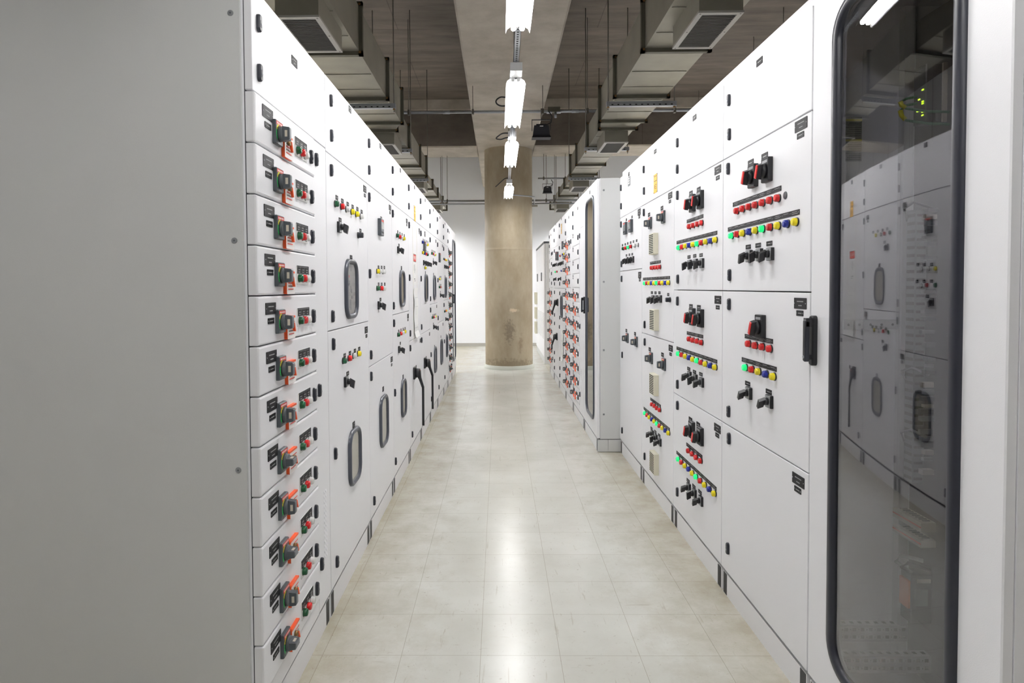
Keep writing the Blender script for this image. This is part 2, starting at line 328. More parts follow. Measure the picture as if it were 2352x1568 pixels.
fluorescent(FX(0), .0, 1.23, 'fluorescent light above the photographer'); fluorescent(FX(-2), -2.2, 1.23, 'fluorescent light behind the photographer')
for sx, nm in ((-2.9, 'left'), (3.2, 'right')):
    for y in (1.0, 4.0, 7.0, 10.0, 11.6, 13.2):
        fluorescent(sx, y, 1.23, 'fluorescent light in the next aisle beyond the %s cabinets' % nm, 'lights over the %s aisle' % nm, True)
for x in (-1.62, 1.86):  # the pair farther from the wall is added unseen, to brighten its upper part
    for y in (11.75, 13.25): fluorescent(x, y, 1.23, 'fluorescent light over the %s end of the cross passage, %s the far wall' % ('left' if x < 0 else 'right', 'nearer' if y > 12 else 'added farther from'), None, True)
for sx, nm in ((-4.1, 'left'), (4.4, 'right')):  # outer rows added out of view, to lift the indirect light
    for y in (8.0, 9.8, 11.6, 13.2): fluorescent(sx, y, 1.23, 'added unseen fluorescent light near the far %s wall' % nm, 'added lights along the %s wall' % nm, True)
def loop(label, pts, r=.006):
    b = MB(); P = [Vector(p) for p in pts]; out = []
    for i in range(len(P) - 1):
        p0, p1, p2, p3 = P[max(i - 1, 0)], P[i], P[i + 1], P[min(i + 2, len(P) - 1)]
        for k in range(6):
            t = k / 6; out.append(.5 * ((2 * p1) + (p2 - p0) * t + (2 * p0 - 5 * p1 + 4 * p2 - p3) * t * t + (3 * p1 - p0 - 3 * p2 + p3) * t ** 3))
    out.append(P[-1]); b.tube(out, r, 'cable', 6); return b.mesh('power_cable')
thing('power_cable', 'black cable looping left of the second fluorescent light', 'cable', (0.070, 5.300, 2.964), 0, None, loop('', [(0.000, 0.000, 0.000), (-0.047, 0.000, 0.004), (-0.083, 0.000, -0.021), (-0.080, 0.000, -0.049), (-0.047, 0.000, -0.068), (-0.000, 0.000, -0.068)]))
thing('power_cable', 'black cable looping left of the third fluorescent light', 'cable', (0.121, 6.100, 2.862), 0, None, loop('', [(0.000, 0.000, 0.000), (-0.071, 0.000, 0.001), (-0.117, 0.000, -0.024), (-0.138, 0.000, -0.049), (-0.096, 0.000, -0.057), (-0.054, 0.000, -0.045), (-0.013, 0.000, -0.037)]))
thing('power_cable', 'black cable end sticking out left of the farthest fluorescent light', 'cable', (0.176, 8.700, 2.886), 0, None, loop('', [(0.000, 0.000, 0.000), (-0.060, 0.000, -0.005), (-0.101, 0.000, -0.023), (-0.155, 0.000, -0.070), (-0.215, 0.000, -0.123)]))

# perforated channel carrying the lights
b = MB(); z0 = ZL + .078
xs = lambda y: FX(y)
def chan(y0, y1):
    q = []
    for (dx0, dx1, dz0, dz1) in ((-.019, .019, 0, .003), (-.019, -.016, 0, .038), (.016, .019, 0, .038)):
        b.hexa([(xs(y0) + dx0, y0, z0 + dz0), (xs(y0) + dx1, y0, z0 + dz0), (xs(y1) + dx1, y1, z0 + dz0), (xs(y1) + dx0, y1, z0 + dz0), (xs(y0) + dx0, y0, z0 + dz1), (xs(y0) + dx1, y0, z0 + dz1), (xs(y1) + dx1, y1, z0 + dz1), (xs(y1) + dx0, y1, z0 + dz1)], 'steel')
chan(1.0, 10.3)
y = 1.0
while y < 10.2:
    b.box(xs(y) - .006, xs(y) + .006, y, y + .012, z0 - .0006, z0 + .001, 'hole'); y += .035
t = thing('perforated_channel', 'long perforated steel channel carrying the fluorescent lights along the aisle', 'cable channel', me=b.mesh('perforated_channel'))
for y in (1.6, 4.9, 6.8, 9.4):
    r_ = MB(); r_.cyl((xs(y), y, z0 + .002), (xs(y), y, ZB), .004, .004, 'zinc', 6); link('hanger_rod', r_.mesh('hanger_rod'), t)
b = MB(); b.box(-.023, -.02, -.02, .02, -.19, .02, 'lgrey'); b.box(.02, .023, -.02, .02, -.19, .02, 'lgrey'); b.box(-.023, .023, .017, .02, -.19, .02, 'lgrey'); b.box(-.004, .004, .012, .017, -.19, .02, 'steel')
thing('hanging_bracket', 'short grey vertical bracket hanging in front of the third light', 'bracket', (FX(5.8), 5.8, z0), 0, None, b.mesh('hanging_bracket'))

# ------------------------------------------------------------------ air ducts
def duct(side, label):
    s = side                       # -1 left, +1 right; measures are from the aisle side outwards
    t = thing('air_duct', label, 'air duct', (0, 0, 0))
    X = lambda x: s * x
    def bx(b, xa, xb, *a): b.box(min(X(xa), X(xb)), max(X(xa), X(xb)), *a)
    off = .07 if s > 0 else 0
    secs = [(-1.0, 6.13, .935 + off * .75, 1.34 + off, 3.29), (6.42, 9.0, 1.03, 1.345 + off * .5, 3.235), (9.25, 13.05, 1.07, 1.345 + off * .3, 3.11)]
    zb = 2.985
    for i, (ya, yb, xa, xb, zt) in enumerate(secs):
        b = MB(); bx(b, xa, xb, ya, yb, zb, zt, 'galv')
        y = ya + .35
        while y < yb:
            bx(b, xa + .01, xb - .01, y, y + .008, zb - .004, zb, 'galv'); y += .36
        link('duct_section', b.mesh('duct_section'), t)
        if i < 2:
            yc, _, xc, xd, zc = secs[i + 1]; b = MB()
            p = [(X(xa), yb, zb), (X(xb), yb, zb), (X(xd), yc, zb), (X(xc), yc, zb), (X(xa), yb, zt), (X(xb), yb, zt), (X(xd), yc, zc), (X(xc), yc, zc)]
            if s < 0: p = [p[k] for k in (1, 0, 3, 2, 5, 4, 7, 6)]
            b.hexa(p, 'galv'); link('duct_reducer', b.mesh('duct_reducer'), t)
    for y in (1.2, 2.25, 3.28, 4.31, 5.34, 6.13, 6.42, 7.26, 8.30, 9.0, 9.25, 10.22, 11.1, 12.1, 13.0):
        ya, yb, xa, xb, zt = [q for q in secs if q[0] - .01 <= y <= q[1] + .01][0]
        b = MB(); e = .026; h_ = .016
        bx(b, xa - e, xb + e, y - h_, y + h_, zb - e, zb + .004, 'galvd'); bx(b, xa - e, xb + e, y - h_, y + h_, zt - .004, zt + e, 'galvd')
        bx(b, xa - e, xa + .004, y - h_, y + h_, zb - e, zt + e, 'galvd'); bx(b, xb - .004, xb + e, y - h_, y + h_, zb - e, zt + e, 'galvd')
        fl = link('duct_flange', b.mesh('duct_flange'), t)
        if y > 3:
            bm = cached('bolt', lambda: bolt_mesh())
            for x_ in (xa - .008, xb + .008):
                for z_ in (zb - .008, zt + .008): link('bolt', bm, fl, (X(x_), y, z_))
    for y, xa in ((.6, 1.08 if s > 0 else .965), (3.44, 1.08 if s > 0 else .965), (6.48, 1.085 if s > 0 else 1.06), (9.32, 1.095), (11.95, 1.095)):
        dl = .51; xb = xa + .235; z1 = 2.85
        b = MB(); bx(b, xa, xb, y, y + dl, z1 + .012, zb, 'galv'); bxo = link('diffuser_box', b.mesh('diffuser_box'), t)
        g = MB(); f_ = .024
        bx(g, xa - .004, xa + f_, y - .004, y + dl + .004, z1, z1 + .012, 'alu'); bx(g, xb - f_, xb + .004, y - .004, y + dl + .004, z1, z1 + .012, 'alu')
        bx(g, xa + f_, xb - f_, y - .004, y + f_, z1, z1 + .012, 'alu'); bx(g, xa + f_, xb - f_, y + dl - f_, y + dl + .004, z1, z1 + .012, 'alu')
        bx(g, xa + f_, xb - f_, y + f_, y + dl - f_, z1 + .010, z1 + .0118, 'hole')
        n_ = 22; 
        for i in range(n_):
            yy = y + f_ + (dl - 2 * f_) * (i + .5) / n_; bx(g, xa + f_, xb - f_, yy - .0022, yy + .0022, z1 + .0015, z1 + .0098, 'blade')
        for yy in (y + .012, y + dl / 2, y + dl - .012):
            for xx in (xa + .01, xb - .01): bx(g, xx - .004, xx + .004, yy - .004, yy + .004, z1 - .001, z1, 'zinc')
        link('air_grille', g.mesh('air_grille'), bxo)
    return t
def bolt_mesh():
    b = MB(); b.cyl((0, -.022, 0), (0, .022, 0), .009, .009, 'rust', 6, smooth=False); return b.mesh('bolt')
duct(-1, 'galvanised rectangular air duct hanging over the left row of cabinets')
duct(1, 'galvanised rectangular air duct hanging over the right row of cabinets')
n_hang = {-1: ['nearest', 'second', 'third', 'farthest'], 1: ['nearest', 'second', 'third', 'farthest']}
for s in (-1, 1):
    for i, y in enumerate((5.42, 7.17, 9.12, 11.4)):
        xa, xb = ((.87, 1.42), (.97, 1.42), (1.0, 1.41), (1.02, 1.4))[i]
        if s > 0: xa += .05 if i == 0 else 0; xb += .09 if i == 0 else .05
        zt = 2.955
        t = thing('duct_hanger', '%s channel and rod hanger under the %s air duct' % (n_hang[s][i], 'left' if s < 0 else 'right'), 'hanger', (s * (xa + xb) / 2, y, zt - .04))
        wv = (xb - xa) / 2; b = MB(); b.box(-wv, wv, -.02, .02, 0, .04, 'steel')
        k = -wv + .04
        while k < wv - .03: b.box(k, k + .016, -.0206, -.0199, .008, .016, 'hole'); k += .05
        link('support_channel', b.mesh('support_channel'), t)
        for e in (-1, 1):
            r_ = MB(); r_.cyl((0, 0, -.03), (0, 0, ZC - zt + .04), .005, .005, 'zinc', 6); r_.cyl((0, 0, -.012), (0, 0, 0), .011, .011, 'rust', 6)
            link('threaded_rod', r_.mesh('threaded_rod'), t, (e * (wv - .015), 0, 0))
# ------------------------------------------------------------------ conduits, floodlights
def conduit(label, x0, x1, y, z, r, rods, ztop):
    t = thing('conduit_pipe', label, 'pipe', ((x0 + x1) / 2, y, z)); m_ = (x0 + x1) / 2
    b = MB(); b.cyl((x0 - m_, 0, 0), (x1 - m_, 0, 0), r, r, 'steel', 10)
    x = x0 + 1.0
    while x < x1: b.cyl((x - m_ - .04, 0, 0), (x - m_ + .04, 0, 0), r + .004, r + .004, 'steel', 10); x += 1.5
    link('pipe', b.mesh('pipe'), t)
    for xr, zt in rods:
        rb = MB(); rb.cyl((0, 0, r), (0, 0, zt - z), .004, .004, 'zinc', 6); rb.box(-.012, .012, -r - .006, r + .006, -r - .012, r + .012, 'zinc'); link('rod_clamp', rb.mesh('rod_clamp'), t, (xr - m_, 0, 0))
    return t
conduit('thin steel conduit crossing the aisle under the beam beside the nearer floodlight', -1.6, 3.6, 7.42, 3.43, .017, ((-.292, ZB), (.52, ZB), (1.04, ZC), (-1.04, ZC), (2.05, ZC)), ZB)
conduit('upper of two far conduits crossing left of the column', -2.4, -.24, 11.3, 2.926, .019, ((-1.0, ZB), (-.91, ZB)), ZB)
conduit('lower thinner far conduit crossing left of the column', -2.4, -.24, 11.3, 2.872, .013, (), ZB)
conduit('upper of two far conduits crossing right of the column', .54, 2.6, 11.3, 2.926, .019, ((1.0, ZB), (.85, ZB)), ZB)
conduit('lower thinner far conduit crossing right of the column', .54, 2.6, 11.3, 2.872, .013, (), ZB)
b = MB(); b.tube([(0, 0, 0), (.32, .0, -.028), (.39, .03, -.034), (.41, .35, -.036), (.41, .42, -.05), (.41, .5, -.12)], .012, 'steel', 8); b.cbox((.42, .5, -.12), (.1, .06, .03), 'galv')
thing('conduit_elbow', 'thin conduit bent round the right front of the concrete column', 'pipe', (.2, 10.40, 2.90), 0, None, b.mesh('conduit_elbow'))
conduit('short far conduit holding the small floodlight right of the column', .70, 1.5, 11.2, 3.30, .015, ((.80, ZB), (1.18, ZB)), ZB)
def floodlight(label, loc, s, rodlen):
    t = thing('floodlight', label, 'floodlight', loc); 
    b = MB(); b.hexa([(-.1 * s, -.05 * s, -.14 * s), (.1 * s, -.05 * s, -.14 * s), (.1 * s, .06 * s, -.14 * s), (-.1 * s, .06 * s, -.14 * s), (-.085 * s, -.07 * s, -.02 * s), (.085 * s, -.07 * s, -.02 * s), (.085 * s, .05 * s, -.02 * s), (-.085 * s, .05 * s, -.02 * s)], 'navy')
    b.hexa([(-.112 * s, -.07 * s, -.16 * s), (.112 * s, -.07 * s, -.16 * s), (.112 * s, .07 * s, -.16 * s), (-.112 * s, .07 * s, -.16 * s), (-.1 * s, -.058 * s, -.13 * s), (.1 * s, -.058 * s, -.13 * s), (.1 * s, .06 * s, -.13 * s), (-.1 * s, .06 * s, -.13 * s)], 'navy')
    b.box(-.06 * s, .06 * s, -.05 * s, .04 * s, -.02 * s, .0, 'navy'); link('lamp_body', b.mesh('lamp_body'), t)
    b = MB(); b.box(-.112 * s, -.106 * s, -.015 * s, .015 * s, -.07 * s, .06 * s, 'black'); b.box(.106 * s, .112 * s, -.015 * s, .015 * s, -.07 * s, .06 * s, 'black'); b.box(-.112 * s, .112 * s, -.015 * s, .015 * s, .056 * s, .062 * s, 'black'); b.cyl((0, 0, .06 * s), (0, 0, rodlen), .005, .005, 'zinc', 6)
    link('bracket', b.mesh('bracket'), t)
    b = MB(); b.box(-.02 * s, .02 * s, -.0705 * s, -.066 * s, -.035 * s, -.024 * s, 'card'); link('label_sticker', b.mesh('label_sticker'), t)
    b = MB(); b.tube([(.06 * s, 0, .0), (.12 * s, 0, .03 * s), (.13 * s, 0, .1 * s), (.09 * s, 0, min(.16 * s, rodlen))], .006, 'cable', 6); link('supply_cord', b.mesh('supply_cord'), t)
    return t
floodlight('black floodlight hanging right of the second fluorescent light', (0.494, 7.3, 3.243), .97, 0.187)
floodlight('small black floodlight hanging near the far wall right of the column', (0.863, 11.2, 3.158), .75, 0.122)

b = MB(); b.cbox((0, 0, 0), (.14, .06, .055), 'galvd'); b.cyl((.02, 0, -.03), (.02, 0, -.09), .014, .014, 'steel', 8); b.box(-.08, -.02, -.032, .03, -.036, -.026, 'steel'); b.box(.03, .08, -.032, .03, -.036, -.026, 'steel')
thing('junction_box', 'metal junction box on the conduit above the nearer floodlight', 'junction box', (.645, 7.36, 3.43), 0, None, b.mesh('junction_box'))

# ------------------------------------------------------------------ cabinet fittings (local frame: x out of the face, y to the viewer's right, z up)
def latch_mesh():
    b = MB(); b.rrect(0, 0, .022, .052, .010, [(0, 0), (.007, 0), (.011, .003)], 'latch', 'latch'); b.rrect(0, -.002, .010, .022, .005, [(.011, 0), (.012, 0)], 'keyhole', 'black'); b.cyl((.011, .001, -.004), (.0135, .001, -.004), .004, .004, 'keyhole', 8); return b.mesh('door_latch')
def plate_mesh(w_, h_, var):
    rnd = random.Random(var * 91 + int(w_ * 1000)); b = MB(); b.rrect(0, 0, w_, h_, .0015, [(0, 0), (.0017, 0)], 'plate', 'plate', 1)
    n_ = 2 if h_ > .026 else 1
    for i in range(n_):
        zz = 0 if n_ == 1 else (h_ * .17 if i == 0 else -h_ * .2); ww = w_ * (.5 if i == 0 else .26); u = -ww / 2
        while u < ww / 2:
            l_ = w_ * rnd.uniform(.035, .075); b.box(.0017, .0020, u, min(u + l_, ww / 2 + .001), zz - h_ * (.04 if n_ == 2 else .08), zz + h_ * (.045 if n_ == 2 else .08), 'white'); u += l_ + w_ * .014
    for e in (-1, 1): b.cyl((.0017, e * w_ * .45, 0), (.0026, e * w_ * .45, 0), .0022, .0022, 'lgrey', 6)
    return b.mesh('name_plate')
def strip_mesh(w_, n_):
    b = MB(); d = w_ / n_; rnd = random.Random(n_)
    for i in range(n_):
        u0 = -w_ / 2 + d * i; b.box(0, .002, u0 + .0008, u0 + d - .0008, -.009, .009, 'plate')
        for r_ in range(rnd.choice((1, 2))):
            zz = (.003, -.003)[r_]; u = u0 + d * .22
            while u < u0 + d * .74: l_ = rnd.uniform(.003, .006); b.box(.002, .0023, u, u + l_, zz - .0009, zz + .0009, 'white'); u += l_ + .001
        for e in (.09, .91): b.cyl((.002, u0 + d * e, 0), (.0027, u0 + d * e, 0), .0017, .0017, 'lgrey', 6)
    return b.mesh('label_strip')
LC = {'g': 'green', 'r': 'red', 'w': 'wht', 'y': 'yellow', 'G': 'greenl', 'R': 'redd', 'Y': 'yellow', 'B': 'blue', 'b': 'blue'}
def lamp_mesh(c):
    k = LC[c]; b = MB(); s = 14; rg = lambda n, r: [(n, r * math.cos(2 * PI * i / s), r * math.sin(2 * PI * i / s)) for i in range(s)]
    b.loft([rg(0, .0155), rg(.004, .0155), rg(.005, .0138)], 'black', None, None); b.loft([rg(.004, .0138), rg(.014, .0134), rg(.018, .0118), rg(.0195, .007)], k, None, k, True); return b.mesh('indicator_lamp')
def button_mesh():
    b = MB(); b.cyl((0, 0, 0), (.006, 0, 0), .016, .016, 'black', 14); b.rrect(0, 0, .025, .027, .007, [(.006, 0), (.026, 0), (.029, .003)], 'latch', 'latch', 3, None, True); return b.mesh('push_button')
def rot_pts(pts, ang):
    c, s = math.cos(ang), math.sin(ang); return [(n, u * c - z * s, u * s + z * c) for n, u, z in pts]
def cam_switch_mesh(deg):
    b = MB(); b.rrect(0, 0, .048, .048, .003, [(0, 0), (.009, 0), (.012, .002)], ['black', 'black'], 'lgrey', 2)
    for i in range(5):
        a = PI * (.2 + .15 * i); b.box(.012, .0123, .016 * math.cos(a) - .002, .016 * math.cos(a) + .002, .016 * math.sin(a) - .0012, .016 * math.sin(a) + .0012, 'plate')
    b.cyl((.012, 0, 0), (.026, 0, 0), .014, .013, 'black', 12)
    a = math.radians(deg); t_ = .007
    p = [(.024, -t_, -.022), (.024, t_, -.022), (.024, t_, .016), (.024, -t_, .016), (.043, -t_, -.032), (.043, t_, -.032), (.046, t_, .004), (.046, -t_, .004)]
    p = [p[0], p[1], p[5], p[4], p[3], p[2], p[6], p[7]]
    b.hexa(rot_pts(p, -a), 'black'); return b.mesh('rotary_switch')
def big_switch_mesh():
    b = MB(); b.rrect(0, 0, .066, .09, .004, [(0, 0), (.014, 0), (.017, .002)], 'black', 'plate', 2); b.box(.017, .0174, -.022, .022, .026, .036, 'lgrey')
    b.cyl((.017, 0, -.004), (.032, 0, -.004), .027, .025, 'black', 18)
    t_ = .012; p = [(.030, -t_, -.030), (.048, -t_ * .8, -.028), (.048, t_ * .8, -.028), (.030, t_, -.030), (.030, -t_, .027), (.047, -t_ * .8, .022), (.047, t_ * .8, .022), (.030, t_, .027)]
    q = [(.048, -t_ * .75, -.028), (.0505, -t_ * .6, -.026), (.0505, t_ * .6, -.026), (.048, t_ * .75, -.028), (.047, -t_ * .75, .022), (.0495, -t_ * .6, .019), (.0495, t_ * .6, .019), (.047, t_ * .75, .022)]
    a = math.radians(-18); b.hexa([(n, u, z - .004) for n, u, z in rot_pts(p, a)], 'black'); b.hexa([(n, u, z - .004) for n, u, z in rot_pts(q, a)], 'red'); return b.mesh('rotary_switch')
def breaker_mesh(deg):
    b = MB(); b.rrect(0, 0, .066, .076, .004, [(0, 0), (.009, 0), (.012, .0025)], 'grey', 'grey', 2)
    b.box(.012, .0124, -.028, .028, .023, .034, 'redprint')
    for i in range(6): b.box(.0124, .0127, -.023 + .008 * i, -.0185 + .008 * i, .0265, .031, 'card')
    for a0, a1, k in ((112, 150, 'syellow'), (168, 215, 'sgreen')):
        for j in range(4):
            a = math.radians(a0 + (a1 - a0) * j / 3); b.box(.012, .0125, .0285 * math.cos(a) - .0025, .0285 * math.cos(a) + .0025, .0285 * math.sin(a) - .004 - .003, .0285 * math.sin(a) + .004 - .003, k)
    b.box(.012, .0122, -.016, .016, -.036, -.030, 'grey2')
    b.cyl((.012, 0, -.003), (.023, 0, -.003), .025, .023, 'grey', 24)
    b.cyl((.023, 0, -.003), (.025, 0, -.003), .023, .021, 'grey2', 24)
    a = math.radians(deg); t_ = .012
    p = [(.024, -t_, -.023), (.045, -t_ * .85, -.020), (.045, t_ * .85, -.020), (.024, t_, -.023), (.024, -t_, .023), (.045, -t_ * .85, .020), (.045, t_ * .85, .020), (.024, t_, .023)]
    b.hexa([(n, u, z - .003) for n, u, z in rot_pts(p, a)], 'grey')
    for e in (-1, 1):
        w_ = [(.032, e * t_ * .98 - .0004, -.010), (.040, e * t_ * .92 - .0004, -.010), (.040, e * t_ * .92 + .0004, -.010), (.032, e * t_ * .98 + .0004, -.010), (.032, e * t_ * .98 - .0004, .010), (.040, e * t_ * .92 - .0004, .010), (.040, e * t_ * .92 + .0004, .010), (.032, e * t_ * .98 + .0004, .010)]
        b.hexa([(n, u, z - .003) for n, u, z in rot_pts(w_, a)], 'terminal')
    tip = [(.045, -t_ * .75, -.019), (.047, -t_ * .6, -.016), (.047, t_ * .6, -.016), (.045, t_ * .75, -.019), (.045, -t_ * .75, .019), (.047, -t_ * .6, .016), (.047, t_ * .6, .016), (.045, t_ * .75, .019)]
    b.hexa([(n, u, z - .003) for n, u, z in rot_pts(tip, a)], 'grey2'); return b.mesh('breaker_handle')
def card_mesh():
    b = MB(); b.rrect(0, 0, .080, .076, .003, [(0, 0), (.011, 0)], 'orange', 'card', 1); b.box(.011, .0114, -.0395, .0395, .031, .0378, 'orange')
    for i in range(5): b.box(.012, .0124, -.03 + (.02 if i == 0 else 0), .03 - .008 * (i % 3), .02 - .010 * i - .003, .02 - .010 * i, ('redprint', 'grey', 'redprint', 'grey', 'redprint')[i])
    b.cyl((.012, -.012, .012), (.022, -.012, .012), .009, .009, 'rust', 10); b.hexa([(.014, -.012, .016), (.024, -.012, .016), (.024, -.004, .016), (.014, -.004, .016), (.014, .008, -.014), (.022, .008, -.014), (.022, .014, -.014), (.014, .014, -.014)], 'orange'); return b.mesh('warning_card')
def button_panel_mesh():
    b = MB(); b.rrect(0, 0, .136, .066, .004, [(0, 0), (.002, 0)], 'wht', 'wht', 1)
    b.box(.002, .003, -.066, .066, .028, .032, 'dark'); b.box(.002, .003, .062, .067, -.02, .032, 'dark')  # dark strips stand in for the recess shadow at top and right
    for i in range(3):
        u = -.044 + .044 * i; b.box(.002, .0035, u - .019, u + .019, .004, .027, 'plate')
        for r_ in range(2): b.box(.0035, .0038, u - .011, u + .009 - .003 * r_, .018 - .008 * r_ - .001, .018 - .008 * r_ + .001, 'white')
    return b.mesh('button_panel')
def window_meshes(w_, h_, dev):
    b = MB(); r = min(.075, w_ * .34)
    pr = [(0, 0), (.011, .002), (.016, .008), (.016, .016), (.010, .023), (.004, .026), (.0015, .026)]
    b.rrect(0, 0, w_, h_, r, pr, 'gasket', None, 6, None, True); g = b.mesh('window_gasket')
    b = MB(); b.rrect(0, 0, w_ - .052, h_ - .052, r - .024, [(.005, 0), (.008, 0)], 'pane', 'pane', 6); p = b.mesh('window_pane')
    b = MB(); b.rrect(0, 0, w_ - .05, h_ - .05, r - .024, [(.0004, 0), (.001, 0)], 'inner2' if dev else 'inner', 'inner2' if dev else 'inner', 6)
    if dev:
        for u, z, dw, dh, k in ((-.03, .06, .012, .012, 'red'), (-.045, .02, .02, .014, 'navy'), (.02, -.01, .012, .02, 'grey'), (.03, -.04, .03, .014, 'black'), (0, -.03, .15, .002, 'grey'), (-.02, -.07, .01, .04, 'grey2'), (.0, -.075, .01, .05, 'grey'), (.01, .1, .008, .03, 'grey'), (-.02, .03, .01, .02, 'grey2'), (.005, .0, .008, .03, 'grey')):
            b.box(.001, .003, u - dw / 2, u + dw / 2, z - dh / 2, z + dh / 2, k)
    return g, p, b.mesh('inner_panel')
def vent_mesh():
    b = MB(); b.rrect(0, 0, .125, .135, .004, [(0, 0), (.028, .0), (.031, .003)], 'beige', 'beige', 2)
    for i in range(11): z = -.056 + .0112 * i; b.hexa([(.0312, -.053, z - .003), (.0316, -.053, z - .003), (.0316, .053, z - .003), (.0312, .053, z - .003), (.0312, -.053, z + .0026), (.0316, -.053, z + .0026), (.0316, .053, z + .0026), (.0312, .053, z + .0026)][0:8], 'hole')
    return b.mesh('filter_vent')
def meter_mesh(w_, h_):
    b = MB(); b.rrect(0, 0, w_, h_, .003, [(0, 0), (.018, 0), (.021, .003)], 'grey', 'grey2', 2); b.box(.021, .0215, -w_ * .38, w_ * .38, -h_ * .12, h_ * .26, 'screen'); b.box(.021, .0215, -w_ * .38, w_ * .38, h_ * .32, h_ * .42, 'redprint')
    for i in range(4): b.box(.021, .0225, -w_ * .34 + i * w_ * .18, -w_ * .22 + i * w_ * .18, -h_ * .36, -h_ * .26, 'black')
    return b.mesh('panel_meter')
def lever_mesh(L_=.43):
    b = MB(); b.rrect(0, 0, .09, .10, .008, [(0, 0), (.012, 0), (.016, .003)], 'black', 'black', 3); b.cyl((.016, 0, 0), (.052, 0, 0), .040, .036, 'black', 20); b.box(.052, .0532, -.014, .014, .014, .026, 'red')
    b.hexa([(.036, -.014, -.045), (.062, -.014, -.045), (.062, .014, -.045), (.036, .014, -.045), (.03, -.022, .02), (.056, -.022, .02), (.056, .022, .02), (.03, .022, .02)], 'black')
    b.hexa([(.066, -.011, -.12), (.086, -.011, -.12), (.086, .011, -.12), (.066, .011, -.12), (.038, -.014, -.04), (.062, -.014, -.04), (.062, .014, -.04), (.038, .014, -.04)], 'black')
    b.box(.067, .085, -.0105, .0105, -L_, -.118, 'black'); b.cyl((.067, 0, -L_), (.085, 0, -L_), .0105, .0105, 'black', 10); return b.mesh('operating_lever')
def sign_mesh(w_, h_):
    b = MB(); b.rrect(0, 0, w_, h_, .002, [(0, 0), (.0014, 0)], 'plate', 'signy', 1); b.box(.0014, .0017, -w_ * .40, w_ * .40, h_ * .12, h_ * .40, 'plate'); b.box(.0017, .002, -w_ * .36, w_ * .36, h_ * .15, h_ * .37, 'signy')
    for i in range(3): b.box(.0014, .0018, w_ * .0, w_ * (.3 - .06 * (i % 2)), -h_ * (.08 + .1 * i), -h_ * (.05 + .1 * i), 'plate')
    b.box(.0014, .0018, -w_ * .24, -w_ * .16, -h_ * .26, -h_ * .06, 'plate')
    for e in (-1, 1):
        for f in (-1, 1): b.box(.0014, .0022, e * w_ * .46 - .003, e * w_ * .46 + .003, f * h_ * .46 - .003, f * h_ * .46 + .003, 'plate')
    return b.mesh('warning_sign')
def danger_mesh(w_, h_):
    b = MB(); b.rrect(0, 0, w_, h_, .002, [(0, 0), (.0015, 0)], 'paper', 'paper', 1); b.box(.0015, .0018, -w_ * .44, w_ * .44, h_ * .22, h_ * .46, 'plate'); b.rrect(0, h_ * .34, w_ * .84, h_ * .21, .01, [(.0018, 0), (.0021, 0)], 'redprint', 'redprint', 3)
    for u, z, dw, dh in ((-.05, .01, .004, .05), (-.02, .0, .01, .07), (.015, .015, .006, .06), (.03, -.02, .003, .05), (-.01, -.085, .06, .008), (.01, -.10, .05, .006)): b.box(.0015, .0018, u - dw / 2, u + dw / 2, z - dh / 2, z + dh / 2, 'grey')
    return b.mesh('danger_sign')
def document_mesh(w_, h_):
    b = MB(); N = 8
    rows = [[(.003 + .006 * abs(math.sin(i * .9)) + (.02 if i == 0 else 0), (-w_ / 2 if e == 0 else w_ / 2) + .006 * math.sin(i * 1.3 + e), -h_ / 2 + h_ * i / N + (.01 if (i == 0 and e) else 0)) for e in (0, 1)] for i in range(N + 1)]
    q = len(b.v)
    for r_ in rows: b.v += [(p[0], p[1], p[2]) for p in r_] + [(p[0] + .001, p[1], p[2]) for p in r_]
    for i in range(N):
        a = q + 4 * i; c_ = a + 4; b.face((a + 2, a + 3, c_ + 3, c_ + 2), 'paper'); b.face((a, c_, c_ + 1, a + 1), 'paper'); b.face((a, a + 2, c_ + 2, c_), 'paper'); b.face((a + 1, c_ + 1, c_ + 3, a + 3), 'paper')
    for z, dw in ((.3, .16), (.12, .17), (-.3, .16)): b.box(.0105, .0110, -dw / 2, dw / 2, h_ * z - .001, h_ * z + .001, 'lgrey')
    b.box(.0105, .0110, -.05, -.0485, -.02, h_ * .3, 'lgrey'); return b.mesh('posted_document')
def tape_mesh(l_):
    b = MB(); b.box(.0, .0008, -.009, .009, -l_ / 2, l_ / 2, 'tape'); return b.mesh('tape_strip')
def plug_mesh():
    b = MB(); b.cyl((0, 0, 0), (.003, 0, 0), .014, .013, 'grey', 16); return b.mesh('hole_plug')
def gplate_mesh(w_, h_):
    b = MB(); b.rrect(0, 0, w_, h_, .002, [(0, 0), (.002, 0)], 'lgrey', 'lgrey', 1); b.box(.002, .0023, -w_ * .46, w_ * .46, -h_ * .46, h_ * .46, 'grey2')
    for i in range(3): b.box(.0023, .0026, -w_ * .3, w_ * .2, h_ * (.22 - .25 * i), h_ * (.36 - .25 * i), 'card')
    return b.mesh('rating_plate')

